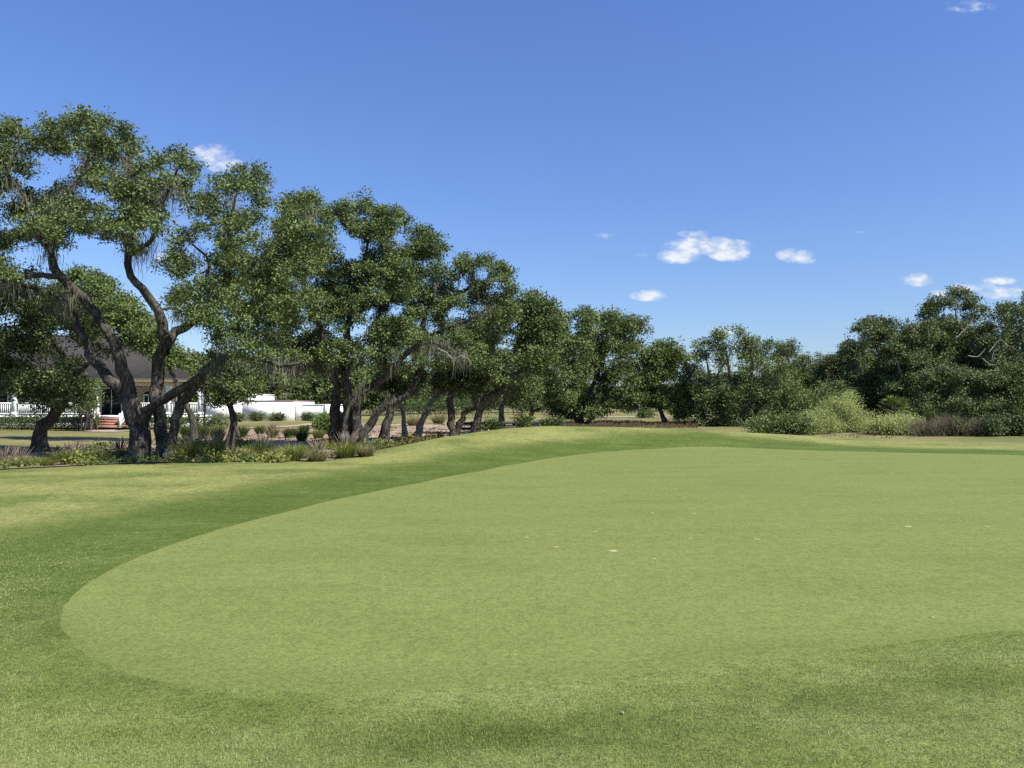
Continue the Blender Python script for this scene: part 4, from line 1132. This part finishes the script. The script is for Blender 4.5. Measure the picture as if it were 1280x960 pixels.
# ------------------------------------------------------------------ club house
hx0, hx1 = -52.0, -21.4     # porch front runs along y = 52
base = np.array((-30.0, 52.0, 0.06))
house = empty('clubhouse', base)
tag(house, 'clubhouse with grey hip roof, white porch railing and brick steps', 'clubhouse')
FZ, EZ = .82, 3.05
def part(name, mat, fn, parent=None, label=None):
    m = MB(); fn(m); o = m.build(name, MT[mat], parent or house, base if parent is None or parent is house else None)
    if label: o['label'] = label
    return o
def wpart(name, mat, fn, parent):
    m = MB(); fn(m); return m.build(name, MT[mat], parent, base)
part('porch_floor', 'white', lambda m: (m.box(hx0, hx1, 52.02, 54.99, FZ - .14, FZ), m.box(hx0, hx1 - .05, 52.2, 54.99, .0, FZ - .14)))
def body(m):
    P = [(hx0, 55.0), (-24.0, 55.0), (-27.6, 63.5), (hx0, 63.5)]
    V = [(x, y, z) for z in (0, EZ + .1) for x, y in P]
    m.add(V, [(3, 2, 1, 0), (4, 5, 6, 7)] + [(i, (i + 1) % 4, 4 + (i + 1) % 4, 4 + i) for i in range(4)])
part('wall', 'beige', body)
part('fascia', 'cream', lambda m: (m.box(hx0 - .5, hx1 + .12, 51.62, 51.78, EZ + .06, EZ + .34), m.box(hx0 - .5, hx1 + .12, 52.02, 52.24, EZ - .22, EZ + .02), m.bar((hx1 + .05, 51.8, EZ + .2), (-27.2, 64.9, EZ + .2), .14, .28), m.box(hx0 - .5, hx1 - 1.2, 51.8, 54.98, EZ + .03, EZ + .06)))
ex0, ex1, ey0, ey1, ez = hx0 - .6, hx1 + .3, 51.5, 66.6, EZ + .36
rz = 6.9; rx0, rx1, ry = -44.5, -31.2, 59.0
def roof(m):
    P = [(ex0, ey0, ez), (ex1, ey0, ez), (-26.9, 65.2, ez), (ex0, 65.2, ez), (rx0, ry, rz), (rx1, ry, rz)]
    m.add(P, [(0, 1, 5, 4), (1, 2, 5), (2, 3, 4, 5), (3, 0, 4), (3, 2, 1, 0)])
part('roof', 'roof', roof)
for px in (-58, 19, 121, 211, 251):
    x = (px - 640) / F * 52.2
    part('column', 'white', lambda m: (m.box(x - .13, x + .13, 52.06, 52.32, FZ, EZ - .22), m.box(x - .17, x + .17, 52.03, 52.35, FZ + .0, FZ + .22), m.box(x - .17, x + .17, 52.03, 52.35, EZ - .36, EZ - .225)))
def rail(x0, x1):
    def f(m):
        m.box(x0, x1, 52.08, 52.17, FZ + .80, FZ + .87); m.box(x0, x1, 52.09, 52.16, FZ + .09, FZ + .15)
        k = int((x1 - x0) / .135)
        for i in range(1, k): 
            xx = x0 + (x1 - x0) * i / k; m.box(xx - .022, xx + .022, 52.1, 52.15, FZ + .15, FZ + .80)
    return f
X = lambda px, D=52.1: (px - 640) / F * D
part('railing', 'white', rail(X(-57), X(17))); part('railing', 'white', rail(X(21), X(118))); part('railing', 'white', rail(X(163), X(209))); part('railing', 'white', rail(X(213), X(249)))
for px in (124, 163):
    x = X(px)
    part('newel_post', 'white', lambda m: m.box(x - .08, x + .08, 51.85, 52.0, FZ - .1, FZ + .95))
    part('newel_post', 'white', lambda m: m.box(x - .08, x + .08, 50.75, 50.91, .02, .98))
    part('stair_rail', 'white', lambda m: (m.bar((x, 51.9, FZ + .85), (x, 50.86, .9), .07, .08), m.bar((x, 51.9, FZ + .12), (x, 50.86, .22), .05, .06), *[m.bar((x, 50.95 + .15 * i, .24 + .1 * i), (x, 50.95 + .15 * i, .86 + .1 * i), .04, .04) for i in range(7)]))
part('steps', 'brick', lambda m: [m.box(X(127), X(160), 50.85 + .3 * i, 52.0, .02 + .165 * i, .02 + .165 * (i + 1)) for i in range(4)])
part('step_edge', 'white', lambda m: m.box(X(127), X(160), 51.98, 52.018, FZ - .14, FZ + .004))
# doors and windows on the shaded wall
def opening(nm, px0, px1, z0, z1, arch, doorlike):
    x0, x1 = X(px0, 55), X(px1, 55)
    f = wpart(nm, 'white' if not doorlike else 'white', lambda m: (m.box(x0 - .09, x0, 54.93, 54.998, z0, z1), m.box(x1, x1 + .09, 54.93, 54.998, z0, z1), m.box(x0 - .09, x1 + .09, 54.92, 54.998, z1, z1 + .09),
              m.box((x0 + x1) / 2 - .03, (x0 + x1) / 2 + .03, 54.94, 54.98, z0, z1)), house)
    def pane(m):
        m.box(x0, x1, 54.95, 54.995, z0, z1)
        if arch:
            k = 10; c = (x0 + x1) / 2; r = (x1 - x0) / 2
            P = [(c + r * math.cos(math.pi * i / k), 54.94, z1 + .09 + r * .7 * math.sin(math.pi * i / k)) for i in range(k + 1)]
            P += [(p[0], 54.99, p[2]) for p in P]
            m.add(P, [tuple(range(k + 1)), tuple(range(2 * k + 1, k, -1))] + [(i + 1, i, i + k + 1, i + k + 2) for i in range(k)])
    wpart('pane', 'glass', pane, f)
opening('door', 128, 152, FZ + .02, 2.7, False, True)
opening('window', 181, 191, FZ + .7, 2.2, True, False); opening('window', 222, 232, FZ + .7, 2.2, True, False)
opening('window', 40, 60, FZ + .6, 2.4, False, False); opening('window', -10, 10, FZ + .6, 2.4, False, False); opening('window', 80, 100, FZ + .6, 2.4, False, False)
# loose things on and by the porch
m = MB(); x = X(257); m.box(x - .05, x + .05, 51.9, 52.0, .0, 3.0); m.box(x - .09, x + .09, 51.86, 52.04, 3.0, 3.05); m.box(x - .1, x + .1, 51.85, 52.05, -.02, .12)
tag(m.build('lamp_post', MT['dark']), 'slender dark post at the right end of the porch railing', 'post')

# ---- white outbuilding and wall
def block(name, label, x0, x1, y0, y1, z1, cop, cat):
    root = empty(name, ((x0 + x1) / 2, y0, .05)); tag(root, label, cat)
    o = np.array(root.location)
    m = MB(); m.box(x0, x1, y0, y1, -.1, z1); m.build('wall', MT['stucco'], root, o)
    m = MB(); m.box(x0 - .06, x1 + .06, y0 - .06, y1 + .06, z1 + .002, z1 + .07); m.build('coping', MT[cop], root, o)
    return root, o
X75 = lambda px, D=75.: (px - 640) / F * D
r_, o_ = block('white_outbuilding', 'low white flat-topped outbuilding behind the two round shrubs', X75(303), X75(367), 75, 83, 1.9, 'coping', 'outbuilding')
m = MB(); m.box(X75(262, 84), X75(322, 84), 84, 90, -.1, 2.6); m.build('upper_block', MT['stucco'], r_, o_)
m = MB(); m.box(X75(262, 84) - .05, X75(322, 84) + .05, 83.95, 90.05, 2.603, 2.7); m.build('parapet', MT['stucco'], r_, o_)
m = MB(); m.box(X75(258, 78), X75(302, 78), 78.0, 78.25, -.1, 1.75); m.build('side_wall', MT['stucco'], r_, o_)
r_, o_ = block('white_wall', 'low white boundary wall running right from the outbuilding', X75(367) + .05, X75(446), 75.6, 75.9, 1.5, 'stucco', 'wall')
m = MB()
for px in (372, 408, 442): m.box(X75(px) - .25, X75(px) + .25, 75.45, 75.598, -.1, 1.58)
m.build('pilaster', MT['stucco'], r_, o_)

# ---- low dark timber rails behind the mound
root = empty('timber_rail', (-1.0, 46, gz(-1, 46))); tag(root, 'low dark timber rails on short posts behind the mound', 'rail fence')
o_ = np.array(root.location)
A, B = np.array((-3.2, 45.0)), np.array((2.6, 48.5))
mr = MB()
for z in (.28, .58):
    mr.bar((*A, gz(*A) + z), (*B, gz(*B) + z), .1, .15)
mr.build('rail', MT['timber'], root, o_)
for t in np.linspace(0, 1, 8):
    p = A + (B - A) * t; g = gz(*p); m = MB(); m.box(p[0] - .09, p[0] + .09, p[1] + .06, p[1] + .24, g - .1, g + .70); m.build('post', MT['timber'], root, o_)
m = MB(); g = at(799, 523, 88); z0 = gz(g[0], 88); m.box(g[0] - .07, g[0] + .07, 87.93, 88.07, z0 - .1, z0 + 1.7); m.box(g[0] - .1, g[0] + .1, 87.9, 88.1, z0 + 1.7, z0 + 1.78)
tag(m.build('marker_post', MT['dark']), 'thin dark post standing on the far fairway in the gap', 'post')

# ---- pale repaired ball marks on the green
BM = 'pale ball marks on the green'
for k, (px, py, w, lab) in enumerate([
    (766, 690, 13, 'brightest cream ball mark near the middle of the green'), (694, 685, 11, 'dull cream ball mark left of the brightest one'), (1134, 659, 10, 'bright ball mark far right on the green'), (1233, 659, 9, 'faint ball mark rightmost on the green'),
    (945, 675, 11, 'faint elongated ball mark midway to the right side'), (867, 642, 9, 'pale ball mark highest above the brightest one'), (743, 666, 8, 'small pale ball mark just above the brightest one'), (862, 674, 8, 'small faint ball mark right of the brightest one'),
    (815, 641, 7, 'tiny pale ball mark high on the green, left of two'), (658, 673, 9, 'faint ball mark leftmost of the central ones'), (816, 700, 9, 'faint ball mark just below right of the brightest one'), (540, 718, 4, 'tiny white speck on the left half of the green'),
    (778, 893, 9, 'small pale ball mark nearest the camera'), (1114, 594, 7, 'tiny ball mark near the far right edge of the green'), (1101, 650, 6, 'tiny ball mark beside the bright far right one'), (1165, 773, 7, 'faint ball mark low on the right side')]):
    x, y = flat(px, py, .0); r = w / 2 * y / F * (1 if py < 850 else .6)
    rr = random.Random(k); n = 14
    ring = [(r * rr.uniform(.75, 1.1) * math.cos(a / n * 6.283), r * rr.uniform(.75, 1.1) * math.sin(a / n * 6.283)) for a in range(n)]
    V = [(0, 0, .016)] + [(p[0] * .6, p[1] * .6, .015) for p in ring] + [(p[0], p[1], .008) for p in ring]
    tri = [(0, 1 + i, 1 + (i + 1) % n) for i in range(n)]; quad = [(1 + i, 1 + n + i, 1 + n + (i + 1) % n, 1 + (i + 1) % n) for i in range(n)]
    o = raw_mesh('ball_mark', V, [tri, quad], MT['mark' if k in (0, 2) else 'mark_faint'], smooth=True, loc=(x, y, gz(x, y)))
    tag(o, lab, 'ball mark', BM)

# ---- real grass blades where the camera is close
rng = np.random.default_rng(9)
N = 470000
D = 2.2 + 7.8 * rng.random(N) ** 1.75
X_ = rng.uniform(-.74, .74, N) * D
th = np.arctan2(D - CEN[1], X_ - CEN[0]); rr_ = np.hypot(X_ - CEN[0], D - CEN[1])
d = rr_ - RGJ(th)
k = (d > rng.normal(-.08, .33, N)) & (rng.random(N) < sm(10, 5.5, D))
X_, D, d = X_[k], D[k], d[k]; n = len(X_)
Z = height(X_, D)
az = rng.uniform(0, 6.283, n); ln = rng.uniform(.1, .9, n); h = rng.uniform(.007, .015, n) * (.6 + .4 * sm(0, .5, d))
P = np.stack((X_, D, Z - .001), -1); sd = np.stack((-np.sin(az), np.cos(az), 0 * az), -1) * (.0016 * (D / 3.5))[:, None]
tip = P + np.stack((np.cos(az) * ln * h, np.sin(az) * ln * h, h), -1)
V = np.stack((P + sd, P - sd, tip), 1).reshape(-1, 3)
t = NT(bpy.data.materials.new('close_turf_blade'))
a = t.n('ShaderNodeAttribute', {'attribute_name': 'tint'}).outputs['Fac']
bro = t.noise(t.scale(coords(t), (.55, 1, 1)), 1.1, 5, .6)
col = t.ramp(t.math('ADD', t.math('MULTIPLY', a, .4), t.math('MULTIPLY', bro, .6)), [(.10, (0.08459, 0.125, 0.02631)), (.30, (0.1692, 0.2156, 0.0598)), (.5, (0.2453, 0.2888, 0.1017)), (.72, (0.3891, 0.4137, 0.2033))])
df = t.n('ShaderNodeBsdfDiffuse', None, Color=col); tl = t.n('ShaderNodeBsdfTranslucent', None, Color=col)
MT['closeblade'] = t.out(t.n('ShaderNodeMixShader', None, Fac=.35, i1=df.outputs[0], i2=tl.outputs[0]).outputs[0])
tag(raw_mesh('grass_blades', V, [np.arange(n * 3).reshape(-1, 3)], MT['closeblade'], tint=np.clip(rng.random(n) - .45 * patch(X_, D) * rng.random(n) * 1.4, -.6, 1)), 'short dense grass blades of the fringe nearest the camera', 'grass', kind='stuff')

# ------------------------------------------------------------------ light, sky, camera
AZ, EL = R(55), R(50)          # sun behind the camera, to the right
sd = Vector((math.sin(AZ) * math.cos(EL), -math.cos(AZ) * math.cos(EL), math.sin(EL)))
sun = bpy.data.lights.new('sun', 'SUN'); sun.energy = 5.0; sun.angle = R(.53); sun.color = (1.0, .94, .84)
so = bpy.data.objects.new('sun', sun); COL.objects.link(so); so.rotation_euler = sd.to_track_quat('Z', 'Y').to_euler()

W = bpy.data.worlds.new('World'); SC.world = W
t = NT(W)
sky = t.n('ShaderNodeTexSky', {'sky_type': 'NISHITA', 'sun_disc': False, 'sun_elevation': EL, 'sun_rotation': math.atan2(sd.x, sd.y), 'air_density': 1.0, 'dust_density': .6, 'ozone_density': 1.6, 'altitude': 0.0})
SKYCOL = sky.outputs[0]
# small fair-weather clouds, fixed in world directions
dirv = t.n('ShaderNodeTexCoord').outputs['Generated']
s3 = t.n('ShaderNodeSeparateXYZ', None, Vector=dirv).outputs
hs = t.mix(1.0, SKYCOL, t.ramp(s3[2], [(.08, (1.0, 1.17, 1.52)), (.48, (1.02, 1.29, 1.95))]), 'MULTIPLY')
yy = t.math('MAXIMUM', s3[1], .05)
u_, v_ = t.math('DIVIDE', s3[0], yy), t.math('DIVIDE', s3[2], yy)
uv = t.n('ShaderNodeCombineXYZ', None, X=u_, Y=v_).outputs[0]
nz = t.noise(t.scale(uv, (1, 1.7, 1)), 42, 6, .62)
nw = t.noise(t.scale(uv, (1, 2.5, 1)), 16, 5, .6)
ahead = t.math('GREATER_THAN', s3[1], .05)
acc = None
for px, py, aw, bh, dens in [(884, 308, 62, 14, 1.3), (848, 320, 30, 11, 1.3), (912, 318, 30, 10, 1.3), (868, 293, 26, 6, .6), (993, 319, 26, 10, 1.25), (1006, 326, 18, 5, .7), (811, 369, 27, 8.5, 1.3), (1147, 350, 26, 10, 1.25),
                             (1215, 360, 36, 8, .8), (1255, 366, 36, 9, .9), (1250, 351, 24, 6, .7), (1180, 366, 20, 5, .6), (264, 194, 34, 16, .85), (282, 207, 26, 12, .7), (1212, 8, 40, 9, .30), (757, 294, 16, 6, .2), (900, 414, 28, 8, .5), (801, 318, 12, 4, .2), (1076, 292, 8, 4, .3),
                             (150, 380, 60, 20, .5), (205, 320, 16, 7, .7), (110, 222, 20, 12, .45)]:
    p = at(px, py, 1.0); u0, v0 = p[0], p[2] - EYE
    du = t.math('MULTIPLY', t.math('SUBTRACT', u_, u0), F / aw); dv = t.math('MULTIPLY', t.math('SUBTRACT', v_, v0), F / bh)
    r2 = t.math('ADD', t.math('MULTIPLY', du, du), t.math('MULTIPLY', dv, dv))
    q = t.math('MULTIPLY', t.math('SUBTRACT', 1.0, r2), dens)
    acc = q if acc is None else t.math('MAXIMUM', acc, q)
e = t.math('ADD', acc, t.math('ADD', t.math('MULTIPLY', t.math('SUBTRACT', nz, .5), 3.0), t.math('MULTIPLY', t.math('SUBTRACT', nw, .5), 1.6)))
e = t.math('MULTIPLY', e, t.ramp(acc, [(0.0, (0, 0, 0)), (.25, (1, 1, 1))]))
mask = t.math('MULTIPLY', t.ramp(t.math('MULTIPLY', e, .8), [(.0, (0, 0, 0)), (.35, (.28, .28, .28)), (1.0, (1, 1, 1))]), ahead)
mask = t.math('MULTIPLY', mask, .93)
shade = t.mix(t.ramp(nz, [(.35, (0, 0, 0)), (.62, (1, 1, 1))]), (6.8, 7.6, 9.0), (9.2, 9.5, 9.9))
CL = t.mix(mask, hs, shade)
bg = t.n('ShaderNodeBackground', None, Color=CL, Strength=.0518)
t.t.links.new(bg.outputs[0], t.n('ShaderNodeOutputWorld').inputs[0])

cam = bpy.data.cameras.new('camera'); cam.sensor_width = 36; cam.lens = 36 * F / 1280; cam.clip_end = 6000; cam.clip_start = .05
co = bpy.data.objects.new('camera', cam); COL.objects.link(co)
co.location = (0, 0, EYE); co.rotation_euler = (math.pi / 2 + PITCH, 0, 0)
SC.camera = co
vs = SC.view_settings
vs.view_transform = 'Standard'; vs.look = 'None'; vs.exposure = 0.95; vs.gamma = 1.0; vs.use_curve_mapping = False
SC.cycles.max_bounces = 6; SC.cycles.diffuse_bounces = 2; SC.cycles.transmission_bounces = 4; SC.cycles.glossy_bounces = 2
SC.cycles.sample_clamp_indirect = 4
SC.cycles.use_denoising = False
